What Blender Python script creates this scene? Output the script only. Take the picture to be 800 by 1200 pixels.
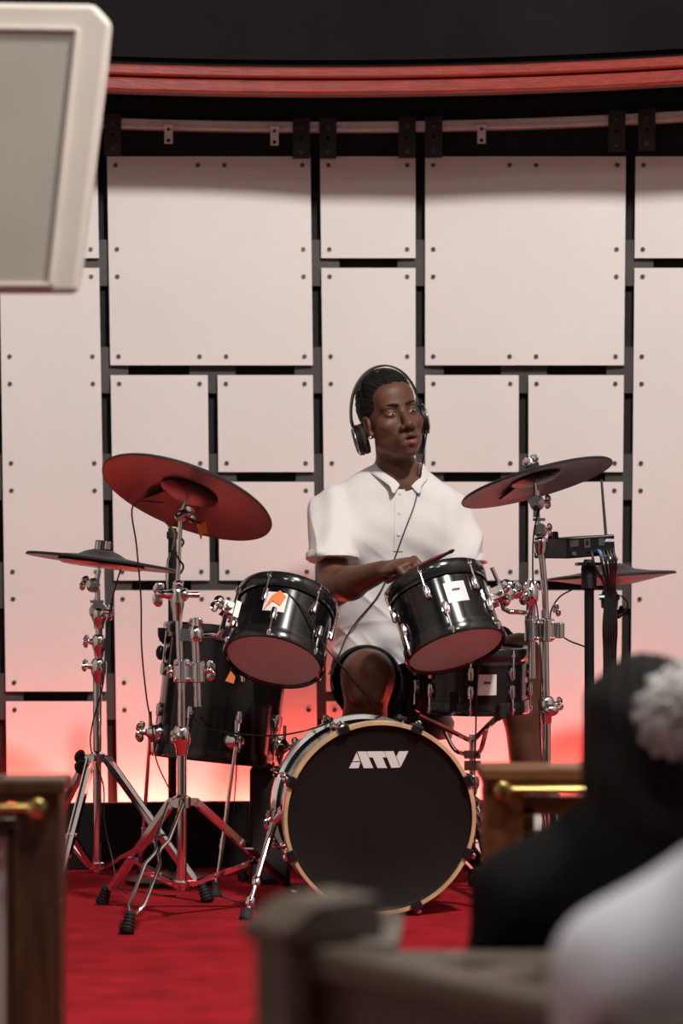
import bpy, bmesh, math, random
import numpy as np
from mathutils import Vector, Matrix
from mathutils.bvhtree import BVHTree
random.seed(7)
rng = np.random.default_rng(7)
for o in list(bpy.data.objects):
    bpy.data.objects.remove(o)
scene = bpy.context.scene
COL = scene.collection
V = Vector
# ------------------------------------------------------------------ camera
F, CZ, HY = 2833.0, 0.807, 705.0          # focal length in pixels, eye height over the stage, horizon row
cam_d = bpy.data.cameras.new('camera')
cam_d.sensor_width = 36; cam_d.sensor_height = 36; cam_d.sensor_fit = 'AUTO'
cam_d.lens = F / 1200 * 36
cam_d.shift_y = (HY - 600) / 1200
cam_d.clip_start = 0.05
cam_d.dof.use_dof = True; cam_d.dof.focus_distance = 6.55; cam_d.dof.aperture_fstop = 2.6
cam = bpy.data.objects.new('camera', cam_d); COL.objects.link(cam)
cam.location = (0, 0, CZ); cam.rotation_euler = (math.pi / 2, 0, 0)
scene.camera = cam
# ------------------------------------------------------------------ world and lights
w = bpy.data.worlds.new('world'); scene.world = w; w.use_nodes = True
w.node_tree.nodes['Background'].inputs[0].default_value = (1.0, 0.93, 0.88, 1)
w.node_tree.nodes['Background'].inputs[1].default_value = 0.07
scene.view_settings.view_transform = 'Standard'; scene.view_settings.look = 'None'
scene.view_settings.gamma = 1; scene.view_settings.use_curve_mapping = False
scene.view_settings.exposure = 0.0

def area(name, loc, target, size, power, color, spread=180):
    l = bpy.data.lights.new(name, 'AREA'); l.shape = 'DISK'; l.size = size; l.energy = power; l.color = color
    l.spread = math.radians(spread)
    o = bpy.data.objects.new(name, l); COL.objects.link(o); o.location = loc
    o.rotation_euler = (V(target) - V(loc)).to_track_quat('-Z', 'Y').to_euler()
    return o
# stage lamp under the hall ceiling (it throws the beam's shadow on the wall) and two plain ceiling downlights over the pews
area('stage_lamp_offscreen', (1.35, 3.6, 4.5), (0.0, 7.3, 1.0), 0.4, 228, (1.0, 0.94, 0.89))
area('ceiling_lamp_left_offscreen', (-0.7, 2.2, 4.66), (-0.7, 2.2, 0.0), 0.6, 40, (1.0, 0.94, 0.88), 150)
area('ceiling_lamp_right_offscreen', (0.9, 1.2, 4.66), (0.9, 1.2, 0.0), 0.6, 40, (1.0, 0.94, 0.88), 150)

# ------------------------------------------------------------------ helpers
def P(px, py, Y):
    return V(((px - 400) / F * Y, Y, CZ - (py - HY) / F * Y))
def floorY(py, z=0.0):
    return F * (CZ - z) / (py - HY)

def mat(name, color, rough=0.5, metal=0.0, coat=0.0, var=0.0, vscale=8.0, bump=0.0, bscale=60.0, emit=None, estr=0.0, spec=0.5, sheen=0.0, stretch=None, trans=0.0, color2=None, attr=None):
    m = bpy.data.materials.new(name); m.use_nodes = True
    nt = m.node_tree; b = nt.nodes['Principled BSDF']
    b.inputs['Base Color'].default_value = (*color, 1)
    b.inputs['Roughness'].default_value = rough; b.inputs['Metallic'].default_value = metal
    b.inputs['Coat Weight'].default_value = coat; b.inputs['Coat Roughness'].default_value = 0.06
    b.inputs['Specular IOR Level'].default_value = spec
    b.inputs['Sheen Weight'].default_value = sheen
    b.inputs['Transmission Weight'].default_value = trans
    if emit:
        b.inputs['Emission Color'].default_value = (*emit, 1); b.inputs['Emission Strength'].default_value = estr
    if var or bump:
        tc = nt.nodes.new('ShaderNodeTexCoord'); mp = nt.nodes.new('ShaderNodeMapping')
        nt.links.new(tc.outputs['Object'], mp.inputs['Vector'])
        if stretch: mp.inputs['Scale'].default_value = stretch
    if var:
        n = nt.nodes.new('ShaderNodeTexNoise'); n.inputs['Scale'].default_value = vscale; n.inputs['Detail'].default_value = 6
        nt.links.new(mp.outputs[0], n.inputs['Vector'])
        r = nt.nodes.new('ShaderNodeValToRGB')
        c2 = color2 or tuple(c * (1 - var) for c in color)
        c1 = color if color2 else tuple(min(1, c * (1 + var * 0.5)) for c in color)
        r.color_ramp.elements[0].color = (*c2, 1); r.color_ramp.elements[1].color = (*c1, 1)
        r.color_ramp.elements[0].position = 0.3; r.color_ramp.elements[1].position = 0.7
        nt.links.new(n.outputs['Fac'], r.inputs['Fac']); nt.links.new(r.outputs['Color'], b.inputs['Base Color'])
    if attr:
        a = nt.nodes.new('ShaderNodeVertexColor'); a.layer_name = attr
        nt.links.new(a.outputs['Color'], b.inputs['Base Color'])
    if bump:
        n2 = nt.nodes.new('ShaderNodeTexNoise'); n2.inputs['Scale'].default_value = bscale; n2.inputs['Detail'].default_value = 4
        nt.links.new(mp.outputs[0], n2.inputs['Vector'])
        bp = nt.nodes.new('ShaderNodeBump'); bp.inputs['Strength'].default_value = bump; bp.inputs['Distance'].default_value = 0.01
        nt.links.new(n2.outputs['Fac'], bp.inputs['Height']); nt.links.new(bp.outputs[0], b.inputs['Normal'])
    return m

M = dict(
    panel=mat('panel_white', (0.74, 0.71, 0.69), 0.5, spec=0.3, var=0.03, vscale=3),
    black=mat('black_paint', (0.006, 0.0055, 0.0055), 0.7, spec=0.2, var=0.3, vscale=5),
    fascia=mat('fascia_black', (0.006, 0.0055, 0.0055), 0.85, spec=0.15, var=0.4, vscale=3),
    plate=mat('plate_grey', (0.055, 0.05, 0.047), 0.5, var=0.2, vscale=10),
    strap=mat('strap_black', (0.03, 0.03, 0.033), 0.45, var=0.2, vscale=20),
    alu=mat('aluminium', (0.90, 0.87, 0.87), 0.38, metal=0.1, var=0.1, vscale=30),
    bolt=mat('bolt_steel', (0.22, 0.19, 0.18), 0.4, metal=0.8, var=0.2, vscale=60),
    boltdark=mat('bolt_socket', (0.02, 0.02, 0.02), 0.6, var=0.2, vscale=60),
    redwood=mat('red_wood', (0.25, 0.02, 0.009), 0.4, coat=0.3, var=0.35, vscale=4, stretch=(1.2, 30, 30), bump=0.1, bscale=10),
    carpet=mat('red_carpet', (0.37, 0.014, 0.022), 0.95, var=0.28, vscale=9, bump=0.6, bscale=260, sheen=0.0, spec=0.1),
    chrome=mat('chrome', (0.92, 0.92, 0.93), 0.06, metal=1.0, var=0.04, vscale=40),
    steel=mat('brushed_steel', (0.6, 0.6, 0.6), 0.25, metal=1.0, var=0.08, vscale=40),
    gloss=mat('black_lacquer', (0.005, 0.005, 0.0055), 0.17, coat=0.3, var=0.2, vscale=6),
    hoopblack=mat('hoop_black', (0.012, 0.012, 0.013), 0.18, coat=0.5, var=0.2, vscale=10),
    rubber=mat('rubber', (0.012, 0.012, 0.012), 0.75, var=0.3, vscale=60),
    maple=mat('maple_hoop', (0.62, 0.42, 0.24), 0.35, coat=0.4, var=0.25, vscale=18),
    whitehoop=mat('rear_hoop_white', (0.75, 0.73, 0.71), 0.3, coat=0.4, var=0.05, vscale=18),
    drumhead=mat('black_drumhead', (0.011, 0.009, 0.009), 0.55, spec=0.18, var=0.2, vscale=5, bump=0.04, bscale=300),
    reso=mat('coated_head', (0.72, 0.68, 0.67), 0.45, var=0.05, vscale=10),
    pad=mat('mesh_pad', (0.018, 0.018, 0.018), 0.7, var=0.2, vscale=40, bump=0.2, bscale=600),
    cymtop=mat('cymbal_rubber', (0.016, 0.016, 0.017), 0.55, var=0.25, vscale=20, bump=0.1, bscale=200),
    cymbot=mat('cymbal_underside', (0.05, 0.05, 0.05), 0.45, spec=0.22, var=0.15, vscale=8),
    logo=mat('logo_silver', (0.74, 0.70, 0.69), 0.4, var=0.03, vscale=10),
    badge=mat('badge_white', (0.78, 0.76, 0.75), 0.4, var=0.04, vscale=30),
    ink=mat('badge_ink', (0.03, 0.03, 0.03), 0.6, var=0.1, vscale=30),
    orange=mat('orange_tape', (0.85, 0.22, 0.05), 0.6, var=0.15, vscale=30),
    cable=mat('cable_black', (0.01, 0.01, 0.01), 0.5, var=0.2, vscale=40),
    bluecable=mat('cable_blue', (0.08, 0.22, 0.5), 0.5, var=0.2, vscale=40),
    greycable=mat('cable_grey', (0.3, 0.3, 0.24), 0.5, var=0.2, vscale=40),
    plastic=mat('black_plastic', (0.007, 0.007, 0.0075), 0.4, spec=0.3, var=0.25, vscale=20),
    speaker=mat('speaker_white', (0.66, 0.61, 0.55), 0.55, var=0.05, vscale=8),
    grille=mat('speaker_grille', (0.42, 0.40, 0.355), 0.8, var=0.06, vscale=6, bump=0.2, bscale=500),
    walnut=mat('walnut', (0.07, 0.03, 0.013), 0.4, coat=0.25, var=0.5, vscale=6, stretch=(14, 14, 1.2)),
    oak=mat('oak', (0.2, 0.075, 0.024), 0.42, coat=0.25, var=0.4, vscale=6, stretch=(1.5, 12, 12)),
    pew=mat('pew_wood', (0.10, 0.075, 0.055), 0.5, coat=0.15, var=0.35, vscale=5, stretch=(2, 14, 14)),
    pale=mat('pale_inset', (0.55, 0.53, 0.5), 0.5, var=0.05, vscale=6),
    brass=mat('brass', (0.78, 0.58, 0.2), 0.22, metal=1.0, var=0.1, vscale=20),
    shirt=mat('white_pique', (0.71, 0.69, 0.68), 0.85, var=0.03, vscale=6, bump=0.15, bscale=700, spec=0.2),
    navy=mat('navy_cloth', (0.012, 0.014, 0.024), 0.85, var=0.3, vscale=8, bump=0.2, bscale=400, spec=0.2),
    hair=mat('black_hair', (0.005, 0.004, 0.0035), 0.7, spec=0.25, var=0.4, vscale=60, bump=0.8, bscale=160),
    skin=mat('dark_skin', (0.09, 0.04, 0.025), 0.5, spec=0.35, attr='Col', bump=0.06, bscale=300),
    skin2=mat('brown_skin', (0.12, 0.06, 0.04), 0.5, var=0.1, vscale=10),
    eye=mat('eye_white', (0.38, 0.33, 0.31), 0.6, spec=0.2, var=0.05, vscale=50),
    iris=mat('iris_dark', (0.008, 0.005, 0.004), 0.35, spec=0.3, var=0.1, vscale=50),
    brow=mat('eyebrow_hair', (0.012, 0.007, 0.005), 0.8, var=0.3, vscale=200),
    silver=mat('silver_trim', (0.75, 0.73, 0.72), 0.2, metal=1.0, var=0.05, vscale=40),
    stick=mat('stick_wood', (0.22, 0.045, 0.035), 0.4, var=0.4, vscale=30),
    dress=mat('black_dress', (0.006, 0.005, 0.006), 0.9, var=0.2, vscale=8, bump=0.2, bscale=200, spec=0.15),
    lace=mat('white_lace', (0.62, 0.62, 0.60), 0.9, var=0.25, vscale=90, bump=0.8, bscale=220),
    paleshirt=mat('pale_shirt', (0.60, 0.62, 0.68), 0.9, var=0.06, vscale=5, bump=0.15, bscale=300, spec=0.2),
    sock=mat('white_sock', (0.75, 0.73, 0.72), 0.9, var=0.05, vscale=30, bump=0.2, bscale=300),
    ledlens=mat('led_lens', (0.5, 0.05, 0.04), 0.3, var=0.05, vscale=30, emit=(1.0, 0.09, 0.06), estr=6.0),
    bluelight=mat('indicator_blue', (0.3, 0.5, 0.9), 0.3, var=0.05, vscale=30, emit=(0.4, 0.65, 1.0), estr=4.0),
    ceilm=mat('ceiling_dark', (0.05, 0.042, 0.04), 0.8, var=0.2, vscale=2),
    cream=mat('cream_wall', (0.46, 0.41, 0.37), 0.7, var=0.06, vscale=2),
    drape=mat('backdrop_black', (0.008, 0.007, 0.007), 0.8, var=0.3, vscale=4),
    hallcarpet=mat('hall_carpet', (0.30, 0.02, 0.03), 0.95, var=0.25, vscale=9, bump=0.5, bscale=260),
)

class MB:
    def __init__(s): s.v = []; s.f = []
    def add(s, vs, fs):
        n = len(s.v); s.v += [tuple(v) for v in vs]; s.f += [tuple(i + n for i in f) for f in fs]; return s
    def hexa(s, p):   # 8 points: bottom 4 (ccw), top 4
        return s.add(p, [(3, 2, 1, 0), (4, 5, 6, 7), (0, 1, 5, 4), (1, 2, 6, 5), (2, 3, 7, 6), (3, 0, 4, 7)])
    def box(s, c, size, ax=None):
        c = V(c); X, Y, Z = ax or (V((1, 0, 0)), V((0, 1, 0)), V((0, 0, 1)))
        a, b, d = size[0] / 2, size[1] / 2, size[2] / 2
        return s.hexa([c + X * (a * i) + Y * (b * j) + Z * (d * k) for k in (-1, 1) for i, j in ((-1, -1), (1, -1), (1, 1), (-1, 1))])
    def bar(s, a, b, wd, th, up=(0, 0, 1)):
        a, b = V(a), V(b); d = (b - a); L = d.length; d.normalize(); u = V(up)
        if abs(d.dot(u)) > 0.98: u = V((0, 1, 0))
        sd = d.cross(u).normalized(); u = sd.cross(d).normalized()
        return s.box((a + b) / 2, (wd, L, th), (sd, d, u))
    def tube(s, pts, r, n=10, cap=True):
        pts = [V(p) for p in pts]; N = len(pts)
        rs = list(r) if hasattr(r, '__len__') else [r] * N
        vs = []; prev = None
        for i in range(N):
            t = (pts[min(i + 1, N - 1)] - pts[max(i - 1, 0)]).normalized()
            if prev is None:
                u = V((0, 0, 1)) if abs(t.z) < 0.9 else V((1, 0, 0))
                u = (u - t * u.dot(t)).normalized()
            else:
                u = (prev - t * prev.dot(t)); u = u.normalized() if u.length > 1e-6 else V((1, 0, 0))
            prev = u; b = t.cross(u)
            for k in range(n):
                a = 2 * math.pi * k / n
                vs.append(pts[i] + (u * math.cos(a) + b * math.sin(a)) * rs[i])
        fs = [(i * n + k, i * n + (k + 1) % n, (i + 1) * n + (k + 1) % n, (i + 1) * n + k) for i in range(N - 1) for k in range(n)]
        if cap: fs += [tuple(range(n - 1, -1, -1)), tuple(range((N - 1) * n, N * n))]
        return s.add(vs, fs)
    def lathe(s, o, d, prof, n=24, closed=False):
        """prof: (distance along d, radius); closed: profile is a loop"""
        o, d = V(o), V(d).normalized()
        u = V((0, -1, 0)); u = u - d * u.dot(d)
        if u.length < 1e-3: u = V((1, 0, 0)) - d * d.x
        u.normalize(); b = d.cross(u)
        vs = [o + d * t + (u * math.cos(2 * math.pi * k / n) + b * math.sin(2 * math.pi * k / n)) * r for t, r in prof for k in range(n)]
        m = len(prof); rng_ = range(m if closed else m - 1)
        fs = [(i * n + k, i * n + (k + 1) % n, ((i + 1) % m) * n + (k + 1) % n, ((i + 1) % m) * n + k) for i in rng_ for k in range(n)]
        if not closed: fs += [tuple(range(n - 1, -1, -1)), tuple(range((m - 1) * n, m * n))]
        return s.add(vs, fs)
    def ball(s, c, r, n=12, ax=None):
        c = V(c); r = r if hasattr(r, '__len__') else (r, r, r)
        X, Y, Z = ax or (V((1, 0, 0)), V((0, 1, 0)), V((0, 0, 1)))
        m = max(4, n // 2); vs = []
        for i in range(1, m):
            t = math.pi * i / m
            for k in range(n):
                a = 2 * math.pi * k / n
                vs.append(c + X * (r[0] * math.sin(t) * math.cos(a)) + Y * (r[1] * math.sin(t) * math.sin(a)) + Z * (r[2] * math.cos(t)))
        fs = [(i * n + k, (i + 1) * n + k, (i + 1) * n + (k + 1) % n, i * n + (k + 1) % n) for i in range(m - 2) for k in range(n)]
        top = len(vs); vs += [c + Z * r[2], c - Z * r[2]]
        fs += [(top, k, (k + 1) % n) for k in range(n)] + [(top + 1, (m - 2) * n + (k + 1) % n, (m - 2) * n + k) for k in range(n)]
        return s.add(vs, fs)
    def prism(s, poly, off):
        """poly: list of points (planar), off: extrusion vector"""
        poly = [V(p) for p in poly]; off = V(off); n = len(poly)
        return s.add(poly + [p + off for p in poly], [tuple(range(n - 1, -1, -1)), tuple(range(n, 2 * n))] + [(i, (i + 1) % n, n + (i + 1) % n, n + i) for i in range(n)])

ROOT = {}
def world_of(o): return ROOT.get(o.name, V((0, 0, 0)))
def obj(name, mb, m, parent=None, smooth=True, origin=None, bevel=0.0, fix=True):
    """one mesh object; vertices are given in world space; children share the origin of their thing"""
    me = bpy.data.meshes.new(name)
    org = world_of(parent) if parent else V(origin or (0, 0, 0))
    me.from_pydata([(x - org.x, y - org.y, z - org.z) for x, y, z in mb.v], [], mb.f)
    if fix:
        bm = bmesh.new(); bm.from_mesh(me); bmesh.ops.recalc_face_normals(bm, faces=bm.faces); bm.to_mesh(me); bm.free()
    me.materials.append(M[m] if isinstance(m, str) else m)
    if smooth:
        me.polygons.foreach_set('use_smooth', [True] * len(me.polygons)); me.set_sharp_from_angle(angle=math.radians(40))
    o = bpy.data.objects.new(name, me); COL.objects.link(o)
    if parent: o.parent = parent
    else: o.location = org
    ROOT[o.name] = org
    if bevel:
        b = o.modifiers.new('bevel', 'BEVEL'); b.width = bevel; b.segments = 2; b.limit_method = 'ANGLE'
    return o
def tag(o, label, cat, group=None):
    o['label'] = label; o['category'] = cat
    if group: o['group'] = group
    return o
def thing(name, label, cat, loc=(0, 0, 0), group=None):
    o = bpy.data.objects.new(name, None); COL.objects.link(o); o.location = loc; o.empty_display_size = 0.05
    ROOT[o.name] = V(loc)
    return tag(o, label, cat, group)
def struct(o): o['kind'] = 'structure'; return o
def spline(pts, n=8):
    """Catmull-Rom through points"""
    pts = [V(p) for p in pts]; q = [pts[0] * 2 - pts[1]] + pts + [pts[-1] * 2 - pts[-2]]; out = []
    for i in range(1, len(q) - 2):
        for k in range(n):
            t = k / n; a, b, c, d = q[i - 1], q[i], q[i + 1], q[i + 2]
            out.append(0.5 * ((2 * b) + (c - a) * t + (2 * a - 5 * b + 4 * c - d) * t * t + (3 * b - a - 3 * c + d) * t ** 3))
    return out + [pts[-1]]

# ------------------------------------------------------------------ implicit surfaces for bodies and cloth
def _len(x): return np.sqrt((x * x).sum(-1))
class Ell:
    def __init__(s, c, r, R=None, k=0.02, op='u', cuts=()):
        s.c = np.array(c, float); s.r = np.array(r, float); s.R = np.array(R, float) if R is not None else np.eye(3)
        s.k = k; s.op = op; s.cuts = cuts; m = max(s.r); s.lo = s.c - m; s.hi = s.c + m
    def d(s, p):
        q = (p - s.c) @ s.R.T
        k0 = _len(q / s.r); k1 = _len(q / (s.r * s.r)) + 1e-9
        return k0 * (k0 - 1) / k1
class Cone:
    def __init__(s, a, b, ra, rb, k=0.02, op='u', flat=None, cuts=()):
        s.a = np.array(a, float); s.b = np.array(b, float); s.ra = ra; s.rb = rb; s.k = k; s.op = op; s.flat = flat; s.cuts = cuts
        m = max(ra, rb); s.lo = np.minimum(s.a, s.b) - m; s.hi = np.maximum(s.a, s.b) + m
    def d(s, p):
        q = p - s.a; ba = s.b - s.a
        if s.flat is not None:
            n, f = np.array(s.flat[0], float), s.flat[1]; n = n / np.linalg.norm(n)
            q = q + n * ((f - 1) * (q @ n))[..., None]; ba = ba + n * ((f - 1) * (ba @ n))
        h = np.clip((q @ ba) / (ba @ ba), 0, 1)
        d = _len(q - ba * h[..., None]) - (s.ra + (s.rb - s.ra) * h)
        return d / (1.0 if s.flat is None else (1 + s.flat[1]) / 2)
def sdf_mesh(prims, h):
    lo = np.min([p.lo for p in prims if p.op == 'u'], 0) - 3 * h; hi = np.max([p.hi for p in prims if p.op == 'u'], 0) + 3 * h
    n = np.ceil((hi - lo) / h).astype(int) + 1
    D = np.full(n, 0.06, np.float32)
    for pr in prims:
        m = pr.k + 2.5 * h
        i0 = np.clip(np.floor((pr.lo - m - lo) / h).astype(int), 0, n - 1); i1 = np.clip(np.ceil((pr.hi + m - lo) / h).astype(int) + 1, 1, n)
        if (i1 <= i0).any(): continue
        g = np.stack(np.meshgrid(*[lo[a] + h * np.arange(i0[a], i1[a]) for a in range(3)], indexing='ij'), -1)
        d = pr.d(g)
        for p0, nn in pr.cuts: d = np.maximum(d, (g - np.array(p0)) @ np.array(nn))
        sl = tuple(slice(i0[a], i1[a]) for a in range(3)); e = D[sl]; k = max(pr.k, 1e-4)
        if pr.op == 'u':
            hh = np.maximum(k - np.abs(e - d), 0) / k; D[sl] = np.minimum(e, d) - hh * hh * k / 4
        else:
            d = -d; hh = np.maximum(k - np.abs(e - d), 0) / k; D[sl] = np.maximum(e, d) + hh * hh * k / 4
    ins = D < 0
    cnt = np.zeros(n - 1, np.int8)
    corners = [(i, j, k) for i in (0, 1) for j in (0, 1) for k in (0, 1)]
    for i, j, k in corners: cnt += ins[i:n[0] - 1 + i, j:n[1] - 1 + j, k:n[2] - 1 + k]
    act = np.argwhere((cnt > 0) & (cnt < 8))
    idx = np.full(n - 1, -1, np.int64); idx[tuple(act.T)] = np.arange(len(act))
    acc = np.zeros((len(act), 3)); num = np.zeros(len(act))
    for a in range(3):
        for o1 in (0, 1):
            for o2 in (0, 1):
                off = np.zeros(3, int); oth = [x for x in range(3) if x != a]; off[oth[0]] = o1; off[oth[1]] = o2
                A = act + off; B = A.copy(); B[:, a] += 1
                da = D[tuple(A.T)]; db = D[tuple(B.T)]; ok = (da < 0) != (db < 0)
                t = np.where(ok, da / np.where(ok, da - db, 1), 0)
                pt = A.astype(float); pt[:, a] += t
                acc[ok] += pt[ok]; num[ok] += 1
    verts = lo + h * acc / num[:, None]
    faces = []
    for a in range(3):
        b, c = [(1, 2), (2, 0), (0, 1)][a]
        s0 = [slice(None)] * 3; s1 = [slice(None)] * 3; s0[a] = slice(0, -1); s1[a] = slice(1, None)
        ch = np.argwhere(ins[tuple(s0)] != ins[tuple(s1)])
        ch = ch[(ch[:, b] > 0) & (ch[:, c] > 0) & (ch[:, b] < n[b] - 1) & (ch[:, c] < n[c] - 1)]
        flip = ~ins[tuple(ch.T)]
        q = []
        for ob, oc in ((-1, -1), (0, -1), (0, 0), (-1, 0)):
            x = ch.copy(); x[:, b] += ob; x[:, c] += oc; q.append(idx[tuple(x.T)])
        q = np.stack(q, 1); q[flip] = q[flip][:, ::-1]
        faces.append(q)
    return verts, np.concatenate(faces)
def normals_of(v, f):
    nn = np.cross(v[f[:, 2]] - v[f[:, 0]], v[f[:, 3]] - v[f[:, 1]]); out = np.zeros_like(v)
    for i in range(4): np.add.at(out, f[:, i], nn)
    return out / (np.linalg.norm(out, axis=1, keepdims=True) + 1e-12)
def relax(v, f, it=2, lam=0.5):
    for _ in range(it):
        s = np.zeros_like(v); c = np.zeros(len(v))
        for i in range(4):
            a, b = f[:, i], f[:, (i + 1) % 4]
            np.add.at(s, a, v[b]); np.add.at(s, b, v[a]); np.add.at(c, a, 1); np.add.at(c, b, 1)
        v = v + lam * (s / c[:, None] - v)
    return v
def np_obj(name, v, f, m, parent=None, origin=None, colors=None):
    org = world_of(parent) if parent else V(origin or (0, 0, 0))
    me = bpy.data.meshes.new(name); me.from_pydata((v - np.array(org)).tolist(), [], f.tolist())
    me.polygons.foreach_set('use_smooth', [True] * len(me.polygons)); me.materials.append(M[m])
    if colors is not None:
        ca = me.color_attributes.new('Col', 'FLOAT_COLOR', 'POINT')
        ca.data.foreach_set('color', np.concatenate([colors, np.ones((len(colors), 1))], 1).astype(np.float32).ravel())
    o = bpy.data.objects.new(name, me); COL.objects.link(o)
    if parent: o.parent = parent
    else: o.location = org
    ROOT[o.name] = org
    return o
# ================================================================== the setting
WXC, WR, WY0 = -0.06, 3.7, 7.72
def wallY(X): return WY0 - (X - WXC) ** 2 / (2 * WR)
def onwall(px, py, off=0.0):
    Y = WY0
    for _ in range(12): Y = wallY((px - 400) / F * Y) - off
    return P(px, py, Y)
SX = [x * 0.1 for x in range(-22, 23)]
def curved(mb, off0, off1, z0, z1, xs=SX):
    """a curved slab following the wall, between two offsets in front of it"""
    vs = []
    for x in xs:
        y = wallY(x)
        vs += [(x, y - off0, z0), (x, y - off1, z0), (x, y - off1, z1), (x, y - off0, z1)]
    fs = [(4 * i + k, 4 * i + (k + 1) % 4, 4 * i + 4 + (k + 1) % 4, 4 * i + 4 + k) for i in range(len(xs) - 1) for k in range(4)]
    n = 4 * (len(xs) - 1)
    fs += [(0, 1, 2, 3), (n + 3, n + 2, n + 1, n)]
    return mb.add(vs, fs)
STAGE_EDGE = 4.58
struct(obj('floor', MB().box((0, (STAGE_EDGE + 9) / 2, -0.25), (6, 9 - STAGE_EDGE, 0.5)), 'carpet', smooth=False))
struct(obj('floor_hall', MB().box((0, 1.29, -0.52), (6, 6.58, 0.1)), 'hallcarpet', smooth=False))
struct(obj('ceiling', MB().box((0, 3.0, 4.75), (6, 11, 0.1)), 'ceilm', smooth=False))
wall = struct(obj('wall_back', curved(MB(), -0.15, 0.0, -0.02, 4.72), 'drape', smooth=False))
struct(obj('trim_1', curved(MB(), 0.30, 0.43, 2.44, 4.71), 'fascia', smooth=False))
for nm, sx_ in (('wall_left_offscreen', -1), ('wall_right_offscreen', 1)): struct(obj(nm, MB().box((sx_ * 2.65, 2.6, (4.70 - 0.47) / 2), (0.1, 11.2, 4.70 + 0.47)), 'cream', smooth=False))  # unseen side walls, added pale so the chrome tubes pick up bright reflections
# the red beam under the fascia: two curved mouldings with a dark joint between
bm_ = struct(obj('trim_2', curved(MB(), 0.0, 0.41, 2.405, 2.445), 'fascia', smooth=False))
def beamz(py): return P(400, py, WY0 - 0.45).z
obj('upper_moulding', curved(MB(), 0.40, 0.47, beamz(93.5), beamz(80)), 'redwood', bm_, smooth=False, bevel=0.008)
obj('lower_moulding', curved(MB(), 0.40, 0.46, beamz(111), beamz(94.5)), 'redwood', bm_, smooth=False, bevel=0.008)
# low black curb that hides the wall wash lamps
struct(obj('trim_3', curved(MB(), 0.34, 0.38, 0.0, 0.2), 'black', smooth=False, bevel=0.004))

def gx(i, y):
    return {-2: -127, -1: -4.5 + 0.014 * (y - 431), 0: 119.5 + 0.0165 * (y - 184), 1: 249 + 0.009 * (y - 440), 2: 369.2 + 0.0115 * (y - 184), 3: 492.5,
            4: 613.5, 5: 739 - 0.009 * (y - 184), 6: 862 - 0.012 * (y - 184), 7: 985 - 0.015 * (y - 184)}[i]
GY = [178, 308.5, 434, 559, 686, 816, 985]
bolt_me = None
def bolt(parent, p, nrm=V((0, -1, 0)), r=0.0075):
    """round head screw with a dark socket"""
    global bolt_me
    if bolt_me is None:
        a = obj('bolt', MB().lathe((0, 0, 0), (0, -1, 0), [(0, 1), (0.35, 1), (0.6, 0.8), (0.6, 0.45), (0.3, 0.4)], 10), 'bolt'); bolt_me = a.data
        bolt_me.materials.append(M['boltdark'])
        for poly in bolt_me.polygons:
            c = poly.center
            if (c.x ** 2 + c.z ** 2) ** 0.5 < 0.5 and c.y < -0.2: poly.material_index = 1
        bpy.data.objects.remove(a)
    o = bpy.data.objects.new('bolt', bolt_me); COL.objects.link(o); o.parent = parent
    o.matrix_local = Matrix.Translation(V(p) - world_of(parent)) @ V((0, -1, 0)).rotation_difference(nrm).to_matrix().to_4x4() @ Matrix.Diagonal((r, r, r, 1))
    return o
def wall_panel(i0, i1, j0, j1):
    hg = 5.8; y0, y1 = GY[j0] + hg, GY[j1] - hg
    if j1 == 6: y1 = 985
    cs = [(gx(i0, y0) + hg, y0), (gx(i1, y0) - hg, y0), (gx(i1, y1) - hg, y1), (gx(i0, y1) + hg, y1)]
    a, b, c, d = [onwall(x, y, 0.03) for x, y in cs]
    nrm = (b - a).cross(d - a).normalized(); nrm = nrm if nrm.y < 0 else -nrm
    o = obj('wall_panel', MB().prism([a, b, c, d], nrm * 0.006), 'panel', wall, smooth=False)
    pts = set()
    for i in range(i0, i1 + 1):
        for j in range(j0, j1 + 1):
            for sx in (-1, 1):
                for sy in (-1, 1):
                    y = GY[j] + sy * 16
                    if not (y0 < y < y1): continue
                    x = gx(i, y) + sx * 15.5
                    if not (gx(i0, y) + 7 < x < gx(i1, y) - 7): continue
                    edge = i in (i0, i1) or j in (j0, j1)
                    if edge: pts.add((x, y))
    for x, y in pts:
        u = (x - gx(i0, y) - hg) / (gx(i1, y) - gx(i0, y) - 2 * hg); t = (y - y0) / (y1 - y0)
        p = (a * (1 - u) + b * u) * (1 - t) + (d * (1 - u) + c * u) * t
        bolt(o, p + nrm * 0.006, nrm)
    return o
LAYOUT = [(-2, -1, 0, 2), (-2, -1, 2, 6), (-1, 0, 0, 1), (-1, 0, 1, 5), (-1, 0, 5, 6),
          (0, 2, 0, 2), (0, 1, 2, 4), (1, 2, 2, 3), (1, 2, 3, 4), (0, 2, 4, 6),
          (2, 3, 0, 1), (2, 3, 1, 5), (2, 3, 5, 6),
          (3, 5, 0, 2), (3, 4, 2, 3), (4, 5, 2, 3), (3, 4, 3, 4), (4, 5, 3, 4), (3, 5, 4, 6),
          (5, 6, 0, 1), (5, 6, 1, 6), (6, 7, 0, 3), (6, 7, 3, 6)]
for a in LAYOUT: wall_panel(*a)
for i in range(-1, 7):                       # square joiner plates behind the panel corners
    for j in range(1, 6):
        x, y = gx(i, GY[j]), GY[j]
        a, b, c, d = [onwall(x + sx * 27, y + sy * 27, 0.012) for sx, sy in ((-1, -1), (1, -1), (1, 1), (-1, 1))]
        obj('joiner_plate', MB().prism([a, b, c, d], (0, -0.01, 0)), 'plate', wall, smooth=False)
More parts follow.
